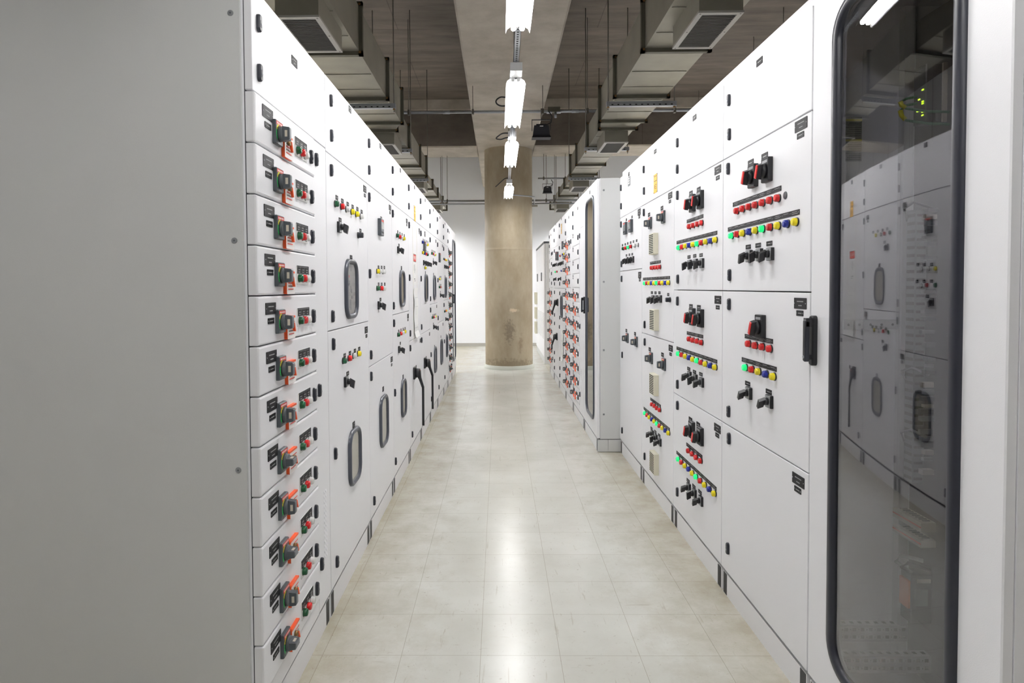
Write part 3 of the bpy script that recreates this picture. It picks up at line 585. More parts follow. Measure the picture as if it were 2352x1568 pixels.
class Cab:
    def __init__(s, side, xf, y0, y1, label, depth=.62, cat='electrical cabinet', group=None, name='switchgear_cabinet'):
        s.side = side; s.ym = (y0 + y1) / 2; s.w = y1 - y0; s.xf = xf; s.depth = depth
        s.root = thing(name, label, cat, (xf, s.ym, 0), 0 if side < 0 else PI, group)
    def u(s, Y): return (Y - s.ym) if s.side < 0 else (s.ym - Y)
    def put(s, name, me, parent, u, z, n=0):
        if parent is s.root: return link(name, me, parent, (n, u, z))
        return link(name, me, parent, (n - parent.location[0], u - parent.location[1], z - parent.location[2]))
    def body(s, ztop, zpl, fascia=0, kpaint='paint', left=False):
        w_ = s.w - .003; b = MB(); b.box(-s.depth, -.024, -w_ / 2, w_ / 2, zpl, ztop, kpaint, 'X'); b.box(-.030, -.0235, -w_ / 2 + .001, w_ / 2 - .001, zpl, ztop - .003, 'gap_shade')  # thin grey sheet behind the doors deepens the shade in their gaps
        if fascia: b.box(-s.depth, -.02, -w_ / 2, w_ / 2, ztop, ztop + fascia, kpaint)
        link('cabinet_body', b.mesh('cabinet_body'), s.root); s.plinth(zpl)
    def plinth(s, zpl):
        w_ = s.w - .003; pw = .052; b = MB(); b.box(-s.depth, -.006, -w_ / 2 + .01, w_ / 2 - .01, 0, zpl - .012, 'paint'); b.box(-s.depth, -.02, -w_ / 2, w_ / 2, zpl - .012, zpl, 'dark'); link('plinth', b.mesh('plinth'), s.root)
        pm = cached(('pc', zpl), lambda: plinth_corner(zpl))
        for e in (-1, 1): link('plinth_corner', pm, s.root, (0, e * (w_ / 2 - .036), 0))
    def door(s, u0, u1, z0, z1, r=.003, name='door', prot=0, k='paint', bev=.002):
        w_ = u1 - u0 - .0045; h_ = z1 - z0 - (.0035 if name == 'drawer' else .0045)
        me = cached(('door', round(w_, 3), round(h_, 3), r, name, k, prot), lambda: door_mesh(w_, h_, r, k, prot, bev))
        return s.put(name, me, s.root, (u0 + u1) / 2, (z0 + z1) / 2)
    def items(s, d, its):
        for i, it in enumerate(its):
            t, Y, z = it[:3]; u = s.u(Y)
            if t == 'lt': s.put('door_latch', cached('lt', latch_mesh), d, u, z)
            elif t == 'pl': s.put('name_plate', cached(('pl', it[3], it[4], i % 3), lambda: plate_mesh(it[3], it[4], i % 3)), d, u, z)
            elif t == 'st': s.put('label_strip', strip_mesh(it[3] + .004, it[4]), d, u, z)
            elif t == 'lp': o = s.put('indicator_lamp', cached(('lp', it[3]), lambda: lamp_mesh(it[3])), d, u, z); o['label'] = {'g': 'dark green', 'r': 'red', 'w': 'white', 'y': 'yellow', 'G': 'lit green', 'R': 'red', 'Y': 'yellow', 'B': 'blue', 'b': 'blue'}[it[3]] + ' round indicator lamp'
            elif t == 'bt': s.put('push_button', cached('bt', button_mesh), d, u, z)
            elif t == 'sw': s.put('rotary_switch', cached(('sw', it[3]), lambda: cam_switch_mesh(it[3])), d, u, z)
            elif t == 'sb': o = s.put('rotary_switch', cached('sb', big_switch_mesh), d, u, z); o['label'] = 'larger black rotary switch with red front edge'
            elif t == 'bh': s.put('breaker_handle', cached(('bh', 0), lambda: breaker_mesh(0)), d, u, z)
            elif t == 'vt': s.put('filter_vent', cached('vt', vent_mesh), d, u, z)
            elif t == 'mt': s.put('panel_meter', cached(('mt', it[3], it[4]), lambda: meter_mesh(it[3], it[4])), d, u, z)
            elif t == 'lv': s.put('operating_lever', cached(('lv', it[3] if len(it) > 3 else .43), lambda: lever_mesh(it[3] if len(it) > 3 else .43)), d, u, z)
            elif t == 'ys': s.put('warning_sign', cached(('ys', it[3]), lambda: sign_mesh(it[3], it[4])), d, u, z)
            elif t == 'hp': s.put('hole_plug', cached('hp', plug_mesh), d, u, z)
            elif t == 'gp': s.put('rating_plate', gplate_mesh(it[3], it[4]), d, u, z)
            elif t == 'pg':
                s.put('danger_sign', danger_mesh(it[3], it[4]), d, u, z); s.put('lettering', text_mesh('PERIGO', .038, 'card', .0022), d, u, z + it[4] * .34)
            elif t == 'dc':
                s.put('posted_document', cached(('dc', it[3]), lambda: document_mesh(it[3], it[4])), d, u, z)
                if s.side < 0:
                    for e in (-1, 1): s.put('tape_strip', tape_mesh(.95), d, u + e * .125, z + .24)
            elif t == 'wn':
                g, p, q = cached(('wn', it[3], it[4], it[5]), lambda: window_meshes(it[3], it[4], it[5]))
                s.put('window_gasket', g, d, u, z); s.put('inner_panel', q, d, u, z); s.put('window_pane', p, d, u, z)
def plinth_corner(zpl):
    b = MB(); b.rrect(0, zpl / 2 - .006, .042, zpl - .016, .003, [(-.02, 0), (-.006, 0), (-.005, .001)], 'plinthk', 'plinthk', 2); return b.mesh('plinth_corner')
def door_mesh(w_, h_, r, k, prot, bev):
    b = MB(); b.rrect(0, 0, w_, h_, r, [(-.022, 0), (prot - bev, 0), (prot - bev * .3, bev * .3), (prot, bev)], k, k, 2, k); return b.mesh('door')

def section(side, xf, rec, label, ztop, depth=.62, fascia=0, group=None):
    y0, y1, doors = rec; c = Cab(side, xf, y0, y1, label, depth, group=group); c.body(ztop, .112, fascia); w_ = c.w
    for z1, z0, its in doors:
        d = c.door(-w_ / 2 + .001, w_ / 2 - .001, z0, z1 if z1 < 2.2 else ztop); c.items(d, its)
    return c
DP = .149                 # drawer pitch
def mcc(side, xf, y0, y1, label, ztop, dw, blanks, turned, plate_mode, depth=.62, ztd=1.965, top=None, detail=True, tail=True):
    c = Cab(side, xf, y0, y1, label, depth); c.body(ztop, .112); w_ = c.w; ul = -w_ / 2
    d = c.door(ul + .001, w_ / 2 - .001, ztd, ztop)
    if top: c.items(d, top)
    cd = c.door(ul + dw + .001, w_ / 2 - .001, .115, ztd, name='cable_door')
    for zz in (ztd - .075, 1.03 - .04, .30): c.put('door_latch', cached('lt', latch_mesh), cd, ul + dw + .03, zz)
    lou = MB()
    for e in (0, 1):
        for i in range(14): lou.hexa([(0, e * .022 - .008, .02 * i), (.004, e * .022 - .006, .02 * i + .002), (.004, e * .022 + .006, .02 * i + .002), (0, e * .022 + .008, .02 * i), (0, e * .022 - .008, .02 * i + .012), (.0005, e * .022 - .008, .02 * i + .012), (.0005, e * .022 + .008, .02 * i + .012), (0, e * .022 + .008, .02 * i + .012)], 'paint')
    c.put('louvres', lou.mesh('louvres'), cd, ul + dw + .09, .30)
    for i in range(12):
        z1 = ztd - DP * i; z0 = z1 - DP; dr = c.door(ul + .001, ul + dw, z0, z1, .004, 'drawer', .006, bev=.006); n0 = .006
        if plate_mode == 0: pu, pz, qu, qz = .103, -.040, .103, -.078
        else: pu, pz, qu, qz = .10, -.022, .10, -.047
        hu = .174 if plate_mode == 0 else .19
        c.put('name_plate', cached(('pl', .088, .036, i % 3), lambda: plate_mesh(.088, .036, i % 3)) if plate_mode == 0 else cached(('pl', .06, .022, 1), lambda: plate_mesh(.06, .022, 1)), dr, ul + pu, z1 + pz, n0)
        c.put('name_plate', cached(('pl', .052, .018, 0), lambda: plate_mesh(.052, .018, 0)), dr, ul + qu, z1 + qz, n0)
        c.put('door_latch', cached('lt', latch_mesh), dr, ul + dw - .058, z1 - .083, n0)
        if i in blanks: continue
        hd = 90 if i in turned else 0
        h = c.put('breaker_handle', cached(('bh', hd), lambda: breaker_mesh(hd)), dr, ul + hu, z1 - .083, n0)
        c.put('warning_card', cached('card', card_mesh), dr, ul + hu + .090, z1 - .108, n0)
        c.put('button_panel', cached('bp', button_panel_mesh), dr, ul + .424, z1 - .080, n0)
        for j, cc in enumerate('grw'):
            o = c.put('indicator_lamp', cached(('lp', cc), lambda: lamp_mesh(cc)), dr, ul + .424 - .044 + .044 * j, z1 - .092, n0 - .002); o['label'] = ('green', 'red', 'white')[j] + ' round push button'
    b = MB(); zt = ztd - DP * 12; b.box(-.022, 0, ul + .003, ul + dw - .002, .115, zt - .004, 'paint'); c.put('blank_panel', b.mesh('blank_panel'), c.root, 0, 0)
    return c
def ring_door(w_, h_, iw, ih, cu, cz, r):
    b = MB(); seg = 6
    outer = [rr(n, 0, 0, w_ - 2 * i, h_ - 2 * i, .003, seg) for n, i in ((-.022, 0), (-.003, 0), (0, .003))]
    inner = [rr(n, cu, cz, iw, ih, r, seg) for n in (0, -.022)]
    b.loft(outer + inner + [outer[0]], 'paint'); return b.mesh('glass_door')
def perforated(b, x0, x1, y, z, hgt, ny=-1):
    b.box(x0, x1, y - .002, y + .002, z, z + hgt, 'rail')
    x = x0 + .02
    while x < x1 - .02: b.box(x, x + .012, y - .0026, y - .0018, z + hgt * .36, z + hgt * .64, 'hole'); x += .026
def glass_cabinet(side, xf, y0, y1, label, ztop, win, handle_y, depth=.62, bow=0, hz=(1.14, 1.29), gk=0):
    c = Cab(side, xf, y0, y1, label, depth, name='glass_door_cabinet'); w_ = c.w - .003; h0 = .112; t_ = .02
    b = MB(); b.box(-depth, -.024, -w_ / 2, -w_ / 2 + t_, h0, ztop, 'paint'); b.box(-depth, -.024, w_ / 2 - t_, w_ / 2, h0, ztop, 'paint'); b.box(-depth, -.024, -w_ / 2 + t_, w_ / 2 - t_, ztop - t_, ztop, 'paint')
    b.box(-depth, -.024, -w_ / 2 + t_, w_ / 2 - t_, h0, h0 + t_, 'paint'); b.box(-depth, -depth + t_, -w_ / 2 + t_, w_ / 2 - t_, h0 + t_, ztop - t_, 'paint'); link('cabinet_body', b.mesh('cabinet_body'), c.root); c.plinth(.112)
    ya, yb, za, zb = win; ua, ub = sorted((c.u(ya), c.u(yb))); iw, ih = ub - ua - .05, zb - za - .05; cu = (ua + ub) / 2; zm = (h0 + ztop) / 2; cz = (za + zb) / 2; dh = ztop - h0 - .006
    d = c.put('glass_door', ring_door(w_ - .004, dh, iw, ih, cu, cz - zm, .085), c.root, 0, zm)
    b = MB(); pr = [(0, 0), (.008, .002), (.012, .009), (.012, .022), (.006, .029), (-.004, .031)]; pr = [(0, 0), (.008, .002), (.013, .009), (.013, .026), (.008, .033), (-.004, .037)] if gk else pr; b.rrect(0, 0, iw + .05, ih + .05, .11, pr, 'gasket2' if gk else 'gasket', None, 8, None, True); c.put('window_gasket', b.mesh('window_gasket'), d, cu, cz)
    b = MB(); N_ = 64; pw, ph = iw - .004, ih - .004; rc = .083            # the acrylic pane bows outwards a few millimetres
    for n_ in (0, -.004):
        q = len(b.v)
        for j in range(N_ + 1):
            u_ = -pw / 2 * math.cos(PI * j / N_); e_ = max(0, abs(u_) - (pw / 2 - rc)); hz_ = ph / 2 - rc + math.sqrt(max(rc * rc - e_ * e_, 0)); nn = .001 + (bow - u_ * u_ / 12.0 if bow else 0) + n_; b.v += [(nn, u_, -hz_), (nn, u_, hz_)]
        for j in range(N_): b.face((q + 2 * j, q + 2 * j + 2, q + 2 * j + 3, q + 2 * j + 1) if n_ == 0 else (q + 2 * j + 1, q + 2 * j + 3, q + 2 * j + 2, q + 2 * j), 'glass', True)
    c.put('glass_pane', b.mesh('glass_pane'), d, cu, cz)
    hm = MB(); hm.rrect(0, 0, .026, .16, .010, [(0, 0), (.012, 0), (.016, .003)], 'black', 'black', 3); hm.rrect(0, 0, .018, .135, .007, [(.022, .002), (.024, 0), (.034, 0), (.037, .003)], 'latch', 'black', 3, 'black'); hm.box(.016, .034, -.009, .009, .045, .072, 'black'); hm.box(.016, .03, -.007, .007, -.06, -.045, 'black'); hm.cyl((.037, 0, -.052), (.039, 0, -.052), .005, .005, 'keyhole', 8)
    c.put('door_handle', hm.mesh('door_handle'), d, c.u(handle_y), sum(hz) / 2)
    b = MB(); b.box(-.30, -.294, -w_ / 2 + .05, w_ / 2 - .05, h0 + .06, ztop - .08, 'mplate'); mp = link('mounting_plate', b.mesh('mounting_plate'), c.root)
    return c, d, mp

# ------------------------------------------------------------------ the left row
XL, XR, XB = -.71, 1.01, .82
ZTL, ZTR, ZTB = 2.272, 2.290, 2.29
DATA = {
 'L1': (2.608, 3.422, [
  (2.27, 1.955, [('lt', 2.691, 2.184), ('lt', 2.692, 2.037), ('pl', 3.046, 2.246, 0.05, 0.03)]),
  (1.955, 1.21, [('lt', 2.681, 1.889), ('lt', 2.673, 1.271), ('pl', 3.364, 1.915, 0.07, 0.035), ('pl', 3.364, 1.881, 0.04, 0.018), ('lp', 2.744, 1.756, 'g'), ('lp', 2.846, 1.757, 'r'), ('lp', 2.943, 1.757, 'w'), ('lp', 3.045, 1.757, 'y'), ('lp', 3.143, 1.757, 'y'), ('lp', 3.246, 1.757, 'w'), ('pl', 2.778, 1.787, 0.04, 0.02), ('pl', 2.878, 1.786, 0.04, 0.02), ('pl', 2.979, 1.785, 0.04, 0.02), ('pl', 3.079, 1.785, 0.04, 0.02), ('pl', 3.182, 1.787, 0.04, 0.02), ('pl', 3.281, 1.785, 0.04, 0.02), ('sw', 2.8, 1.66, 20), ('pl', 2.831, 1.695, 0.045, 0.02), ('bt', 3.185, 1.656), ('pl', 3.246, 1.684, 0.04, 0.02), ('wn', 3.014, 1.386, 0.24, 0.285, 1), ('pl', 3.033, 1.533, 0.045, 0.03)]),
  (1.21, 0.115, [('pl', 3.36, 1.167, 0.07, 0.035), ('pl', 3.364, 1.134, 0.04, 0.018), ('lt', 2.678, 1.152), ('lt', 2.69, 0.679), ('lt', 2.694, 0.207), ('lp', 2.848, 1.061, 'g'), ('lp', 2.951, 1.061, 'r'), ('lp', 3.049, 1.062, 'w'), ('lp', 3.149, 1.062, 'y'), ('pl', 2.884, 1.081, 0.04, 0.02), ('pl', 2.986, 1.081, 0.04, 0.02), ('pl', 3.09, 1.082, 0.04, 0.02), ('pl', 3.186, 1.082, 0.04, 0.02), ('sw', 2.888, 0.96, 20), ('pl', 2.937, 0.991, 0.045, 0.02), ('wn', 3.045, 0.576, 0.24, 0.27, 0), ('pl', 3.046, 0.726, 0.045, 0.03)])]),
 'L2': (3.422, 4.207, [
  (2.27, 1.955, [('lt', 3.472, 2.181), ('lt', 3.469, 2.035), ('pl', 3.828, 2.243, 0.05, 0.03)]),
  (1.955, 0.958, [('lt', 3.461, 1.886), ('lt', 3.456, 1.468), ('lt', 3.464, 1.022), ('pl', 4.139, 1.913, 0.07, 0.035), ('pl', 4.141, 1.881, 0.04, 0.018), ('mt', 3.763, 1.75, 0.09, 0.1), ('pl', 3.828, 1.811, 0.045, 0.02), ('lp', 3.669, 1.487, 'y'), ('lp', 3.757, 1.489, 'w'), ('lp', 3.856, 1.488, 'w'), ('lp', 3.666, 1.388, 'g'), ('lp', 3.777, 1.388, 'r'), ('lp', 3.857, 1.386, 'w'), ('pl', 3.725, 1.512, 0.04, 0.02), ('pl', 3.824, 1.514, 0.04, 0.02), ('pl', 3.915, 1.516, 0.04, 0.02), ('pl', 3.723, 1.412, 0.04, 0.02), ('pl', 3.822, 1.412, 0.04, 0.02), ('pl', 3.923, 1.413, 0.04, 0.02), ('sw', 3.71, 1.288, 20), ('pl', 3.775, 1.321, 0.045, 0.02)]),
  (0.958, 0.115, [('pl', 4.147, 0.919, 0.07, 0.035), ('pl', 4.145, 0.883, 0.04, 0.018), ('lt', 3.463, 0.903), ('lt', 3.509, 0.195), ('wn', 3.825, 0.582, 0.25, 0.31, 0), ('pl', 3.832, 0.773, 0.045, 0.03)])]),
 'L3': (4.207, 4.978, [
  (2.27, 1.955, [('lt', 4.24, 2.177), ('lt', 4.235, 2.032), ('pl', 4.604, 2.24, 0.05, 0.03)]),
  (1.955, 1.208, [('lt', 4.226, 1.885), ('lt', 4.231, 1.27), ('pl', 4.897, 1.905, 0.07, 0.035), ('pl', 4.895, 1.875, 0.04, 0.018), ('lp', 4.394, 1.753, 'g'), ('lp', 4.501, 1.752, 'r'), ('lp', 4.582, 1.753, 'w'), ('lp', 4.692, 1.754, 'y'), ('pl', 4.452, 1.783, 0.04, 0.02), ('pl', 4.549, 1.781, 0.04, 0.02), ('pl', 4.652, 1.782, 0.04, 0.02), ('pl', 4.758, 1.782, 0.04, 0.02), ('sw', 4.445, 1.656, 20), ('pl', 4.501, 1.693, 0.045, 0.02), ('wn', 4.601, 1.384, 0.22, 0.27, 0), ('pl', 4.605, 1.533, 0.045, 0.03)]),
  (1.208, 0.115, [('pl', 4.913, 1.169, 0.07, 0.035), ('pl', 4.907, 1.139, 0.04, 0.018), ('lt', 4.233, 1.152), ('lt', 4.246, 0.681), ('lt', 4.25, 0.213), ('lp', 4.4, 1.062, 'g'), ('lp', 4.503, 1.063, 'r'), ('lp', 4.607, 1.062, 'w'), ('lp', 4.696, 1.063, 'y'), ('pl', 4.452, 1.084, 0.04, 0.02), ('pl', 4.558, 1.085, 0.04, 0.02), ('pl', 4.659, 1.084, 0.04, 0.02), ('pl', 4.752, 1.083, 0.04, 0.02), ('sw', 4.443, 0.955, 20), ('pl', 4.517, 0.992, 0.045, 0.02), ('wn', 4.625, 0.581, 0.22, 0.28, 0), ('pl', 4.633, 0.734, 0.045, 0.03)])]),
 'L4': (4.978, 5.721, [
  (2.27, 1.955, [('lt', 4.995, 2.177), ('lt', 4.995, 2.032), ('pl', 5.369, 2.238, 0.05, 0.03), ('ys', 5.368, 2.018, 0.1, 0.13)]),
  (1.955, 0.964, [('lt', 4.995, 1.884), ('lt', 4.995, 1.469), ('lt', 5.008, 1.027), ('pl', 5.662, 1.901, 0.07, 0.035), ('pl', 5.665, 1.876, 0.04, 0.018), ('pg', 5.331, 1.548, 0.19, 0.27), ('dc', 5.356, 1.18, 0.24, 0.42)]),
  (0.964, 0.115, [('pl', 5.673, 0.914, 0.07, 0.035), ('lt', 5.0, 0.91), ('lt', 5.076, 0.203), ('lv', 5.223, 0.682), ('pl', 5.365, 0.713, 0.045, 0.03)])]),
 'L5': (5.721, 6.494, [
  (2.27, 1.955, [('lt', 5.742, 2.173), ('lt', 5.742, 2.029), ('pl', 6.142, 2.236, 0.05, 0.03)]),
  (1.955, 0.964, [('lt', 5.743, 1.882), ('lt', 5.738, 1.471), ('lt', 5.743, 1.032), ('pl', 6.093, 1.905, 0.07, 0.05), ('lp', 5.852, 1.81, 'b'), ('lp', 5.979, 1.814, 'y'), ('lp', 6.116, 1.813, 'w'), ('lp', 6.254, 1.813, 'y'), ('lp', 5.862, 1.714, 'y'), ('lp', 5.983, 1.714, 'b'), ('lp', 6.122, 1.716, 'r'), ('lp', 6.247, 1.715, 'g'), ('pl', 5.955, 1.839, 0.04, 0.02), ('pl', 6.059, 1.84, 0.04, 0.02), ('pl', 6.21, 1.844, 0.04, 0.02), ('pl', 6.337, 1.846, 0.04, 0.02), ('pl', 5.948, 1.741, 0.04, 0.02), ('pl', 6.052, 1.74, 0.04, 0.02), ('pl', 6.203, 1.743, 0.04, 0.02), ('pl', 6.329, 1.745, 0.04, 0.02), ('mt', 5.988, 1.774, 0.07, 0.1), ('sw', 5.956, 1.624, 20), ('sw', 6.13, 1.625, 20), ('sw', 6.3, 1.625, 20), ('lp', 6.046, 1.579, 'y'), ('wn', 6.125, 1.386, 0.22, 0.27, 0), ('pl', 6.112, 1.534, 0.045, 0.03)]),
  (0.964, 0.115, [('pl', 6.43, 0.917, 0.06, 0.035), ('lt', 5.74, 0.912), ('lt', 5.774, 0.22), ('lv', 5.967, 0.677), ('pl', 6.11, 0.709, 0.045, 0.03)])]),
 'L6': (6.494, 7.294, [
  (2.27, 1.955, [('lt', 6.515, 2.17), ('lt', 6.518, 2.026), ('pl', 6.914, 2.235, 0.05, 0.03)]),
  (1.955, 1.216, [('lt', 6.514, 1.881), ('lt', 6.511, 1.275), ('pl', 7.157, 1.913, 0.07, 0.035), ('lp', 6.659, 1.75, 'g'), ('lp', 6.778, 1.752, 'r'), ('lp', 6.885, 1.752, 'w'), ('lp', 6.988, 1.751, 'y'), ('pl', 6.722, 1.782, 0.04, 0.02), ('pl', 6.833, 1.783, 0.04, 0.02), ('pl', 6.948, 1.784, 0.04, 0.02), ('pl', 7.05, 1.784, 0.04, 0.02), ('sw', 6.833, 1.658, 20), ('pl', 6.867, 1.697, 0.045, 0.02), ('wn', 6.912, 1.389, 0.22, 0.27, 0), ('pl', 6.871, 1.533, 0.045, 0.03)]),
  (1.216, 0.115, [('lt', 6.511, 1.158), ('lt', 6.524, 0.695), ('lt', 6.526, 0.233), ('pl', 7.187, 1.176, 0.06, 0.035), ('lp', 6.667, 1.073, 'g'), ('lp', 6.78, 1.071, 'r'), ('lp', 6.897, 1.07, 'w'), ('lp', 6.992, 1.07, 'y'), ('pl', 6.755, 1.093, 0.04, 0.02), ('pl', 6.861, 1.092, 0.04, 0.02), ('pl', 6.961, 1.091, 0.04, 0.02), ('pl', 7.064, 1.091, 0.04, 0.02), ('sw', 6.819, 0.964, 20), ('pl', 6.821, 1.0, 0.045, 0.02), ('wn', 6.95, 0.594, 0.22, 0.29, 0), ('pl', 6.925, 0.743, 0.045, 0.03)])]),
 'L7': (7.294, 8.092, [
  (2.27, 1.955, [('lt', 7.311, 2.176), ('lt', 7.311, 2.031), ('pl', 7.677, 2.236, 0.05, 0.03)]),
  (1.955, 0.975, [('lt', 7.311, 1.884), ('lt', 7.311, 1.474), ('lt', 7.311, 1.037), ('pl', 7.983, 1.913, 0.07, 0.035), ('mt', 7.511, 1.744, 0.09, 0.11), ('lp', 7.502, 1.492, 'y'), ('lp', 7.583, 1.491, 'w'), ('lp', 7.676, 1.49, 'w'), ('lp', 7.474, 1.395, 'g'), ('lp', 7.585, 1.395, 'r'), ('lp', 7.678, 1.395, 'w'), ('pl', 7.575, 1.517, 0.04, 0.02), ('pl', 7.676, 1.519, 0.04, 0.02), ('pl', 7.78, 1.52, 0.04, 0.02), ('pl', 7.567, 1.421, 0.04, 0.02), ('pl', 7.668, 1.421, 0.04, 0.02), ('pl', 7.772, 1.422, 0.04, 0.02), ('sw', 7.631, 1.296, 20), ('pl', 7.661, 1.336, 0.045, 0.02)]),
  (0.975, 0.115, [('lt', 7.311, 0.919), ('lt', 7.343, 0.227), ('pl', 7.967, 0.926, 0.06, 0.035), ('wn', 7.703, 0.603, 0.23, 0.31, 0), ('pl', 7.676, 0.791, 0.045, 0.03)])]),
 'L8': (8.092, 8.751, [
  (2.27, 1.955, [('lt', 8.109, 2.174), ('lt', 8.109, 2.03), ('pl', 8.408, 2.233, 0.05, 0.03)]),
  (1.955, 1.222, [('lt', 8.109, 1.884), ('lt', 8.109, 1.282), ('pl', 8.128, 1.909, 0.06, 0.035), ('lp', 8.114, 1.756, 'g'), ('lp', 8.225, 1.756, 'r'), ('lp', 8.358, 1.756, 'y'), ('lp', 8.496, 1.757, 'y'), ('sw', 8.251, 1.662, 20), ('sw', 8.46, 1.663, 20), ('wn', 8.381, 1.392, 0.22, 0.28, 0), ('pl', 8.346, 1.536, 0.045, 0.03)]),
  (1.222, 0.115, [('lt', 8.109, 1.165), ('lt', 8.118, 0.696), ('lt', 8.159, 0.227), ('lp', 8.176, 1.08, 'g'), ('lp', 8.309, 1.08, 'r'), ('lp', 8.447, 1.08, 'y'), ('sw', 8.372, 0.97, 20), ('wn', 8.509, 0.601, 0.22, 0.3, 0), ('pl', 8.461, 0.755, 0.045, 0.03)])]),
 'R1': (2.061, 2.866, [
  (2.285, 1.955, [('lt', 2.79, 2.199), ('lt', 2.783, 2.05), ('pl', 2.475, 2.254, 0.056, 0.026)]),
  (1.955, 1.369, [('lt', 2.793, 1.903), ('lt', 2.77, 1.438), ('pl', 2.134, 1.926, 0.086, 0.037), ('pl', 2.137, 1.892, 0.048, 0.019), ('pl', 2.553, 1.881, 0.056, 0.026), ('sb', 2.513, 1.822), ('pl', 2.421, 1.88, 0.056, 0.026), ('sb', 2.383, 1.822), ('lp', 2.683, 1.706, 'R'), ('lp', 2.62, 1.707, 'R'), ('lp', 2.556, 1.707, 'R'), ('lp', 2.491, 1.706, 'R'), ('lp', 2.425, 1.706, 'R'), ('lp', 2.359, 1.706, 'R'), ('lp', 2.293, 1.705, 'R'), ('hp', 2.245, 1.708), ('lp', 2.743, 1.607, 'G'), ('lp', 2.679, 1.608, 'R'), ('lp', 2.618, 1.607, 'Y'), ('lp', 2.551, 1.607, 'B'), ('lp', 2.488, 1.607, 'Y'), ('lp', 2.424, 1.607, 'G'), ('lp', 2.356, 1.607, 'R'), ('lp', 2.29, 1.606, 'Y'), ('lp', 2.221, 1.606, 'B'), ('lp', 2.156, 1.606, 'Y'), ('pl', 2.573, 1.548, 0.05, 0.018), ('pl', 2.475, 1.548, 0.05, 0.018), ('pl', 2.374, 1.548, 0.05, 0.018), ('sw', 2.553, 1.51, 25), ('sw', 2.453, 1.51, 8), ('sw', 2.356, 1.508, 25), ('st', 2.51, 1.739, 0.461, 7), ('st', 2.469, 1.638, 0.658, 10)]),
  (1.369, 0.775, [('lt', 2.773, 1.311), ('lt', 2.772, 0.84), ('pl', 2.128, 1.331, 0.086, 0.037), ('pl', 2.13, 1.298, 0.048, 0.019), ('sb', 2.433, 1.235), ('lp', 2.549, 1.158, 'R'), ('lp', 2.483, 1.157, 'R'), ('lp', 2.417, 1.158, 'R'), ('lp', 2.351, 1.157, 'R'), ('lp', 2.581, 1.058, 'G'), ('lp', 2.514, 1.059, 'R'), ('lp', 2.45, 1.059, 'Y'), ('lp', 2.383, 1.058, 'B'), ('lp', 2.318, 1.058, 'Y'), ('pl', 2.57, 0.994, 0.05, 0.018), ('sw', 2.547, 0.959, 35), ('pl', 2.369, 0.994, 0.05, 0.018), ('sw', 2.354, 0.96, 35), ('st', 2.469, 1.185, 0.262, 4), ('st', 2.468, 1.086, 0.325, 5)]),
  (0.775, 0.115, [('lt', 2.766, 0.722), ('lt', 2.773, 0.231), ('pl', 2.131, 0.733, 0.086, 0.037), ('pl', 2.134, 0.699, 0.048, 0.019)])]),
 'R2': (2.866, 3.659, [
  (2.285, 1.955, [('lt', 3.585, 2.195), ('lt', 3.584, 2.048), ('pl', 3.284, 2.255, 0.056, 0.026)]),
  (1.955, 1.369, [('lt', 3.58, 1.901), ('lt', 3.568, 1.43), ('pl', 2.934, 1.924, 0.086, 0.037), ('pl', 2.934, 1.888, 0.048, 0.019), ('pl', 3.34, 1.876, 0.056, 0.026), ('sb', 3.292, 1.818), ('pl', 3.212, 1.876, 0.056, 0.026), ('sb', 3.163, 1.819), ('lp', 3.347, 1.704, 'R'), ('lp', 3.28, 1.703, 'R'), ('lp', 3.212, 1.703, 'R'), ('lp', 3.147, 1.703, 'R'), ('lp', 3.54, 1.605, 'G'), ('lp', 3.477, 1.605, 'R'), ('lp', 3.411, 1.606, 'Y'), ('lp', 3.346, 1.605, 'B'), ('lp', 3.279, 1.605, 'Y'), ('lp', 3.212, 1.604, 'G'), ('lp', 3.147, 1.605, 'R'), ('lp', 3.079, 1.605, 'Y'), ('lp', 3.011, 1.604, 'B'), ('lp', 2.945, 1.604, 'Y'), ('pl', 3.369, 1.545, 0.05, 0.018), ('pl', 3.271, 1.546, 0.05, 0.018), ('pl', 3.169, 1.545, 0.05, 0.018), ('sw', 3.343, 1.505, 10), ('sw', 3.242, 1.506, 5), ('sw', 3.144, 1.504, 25), ('st', 3.273, 1.736, 0.268, 4), ('st', 3.269, 1.637, 0.661, 10)]),
  (1.369, 0.775, [('lt', 3.571, 1.307), ('lt', 3.566, 0.837), ('pl', 2.924, 1.327, 0.086, 0.037), ('pl', 2.926, 1.292, 0.048, 0.019), ('pl', 3.332, 1.283, 0.056, 0.026), ('pl', 3.2, 1.282, 0.056, 0.026), ('sb', 3.285, 1.232), ('sb', 3.152, 1.231), ('lp', 3.34, 1.112, 'R'), ('lp', 3.276, 1.111, 'R'), ('lp', 3.208, 1.112, 'R'), ('lp', 3.141, 1.111, 'R'), ('lp', 3.54, 1.013, 'G'), ('lp', 3.474, 1.014, 'R'), ('lp', 3.406, 1.013, 'Y'), ('lp', 3.339, 1.013, 'B'), ('lp', 3.274, 1.012, 'Y'), ('lp', 3.209, 1.013, 'G'), ('lp', 3.142, 1.012, 'R'), ('lp', 3.075, 1.012, 'Y'), ('lp', 3.007, 1.013, 'B'), ('lp', 2.939, 1.013, 'Y'), ('pl', 3.366, 0.951, 0.05, 0.018), ('pl', 3.267, 0.948, 0.05, 0.018), ('pl', 3.164, 0.95, 0.05, 0.018), ('sw', 3.338, 0.917, 35), ('sw', 3.239, 0.916, 5), ('sw', 3.139, 0.913, 30), ('st', 3.266, 1.14, 0.266, 4), ('st', 3.262, 1.04, 0.664, 10)]),
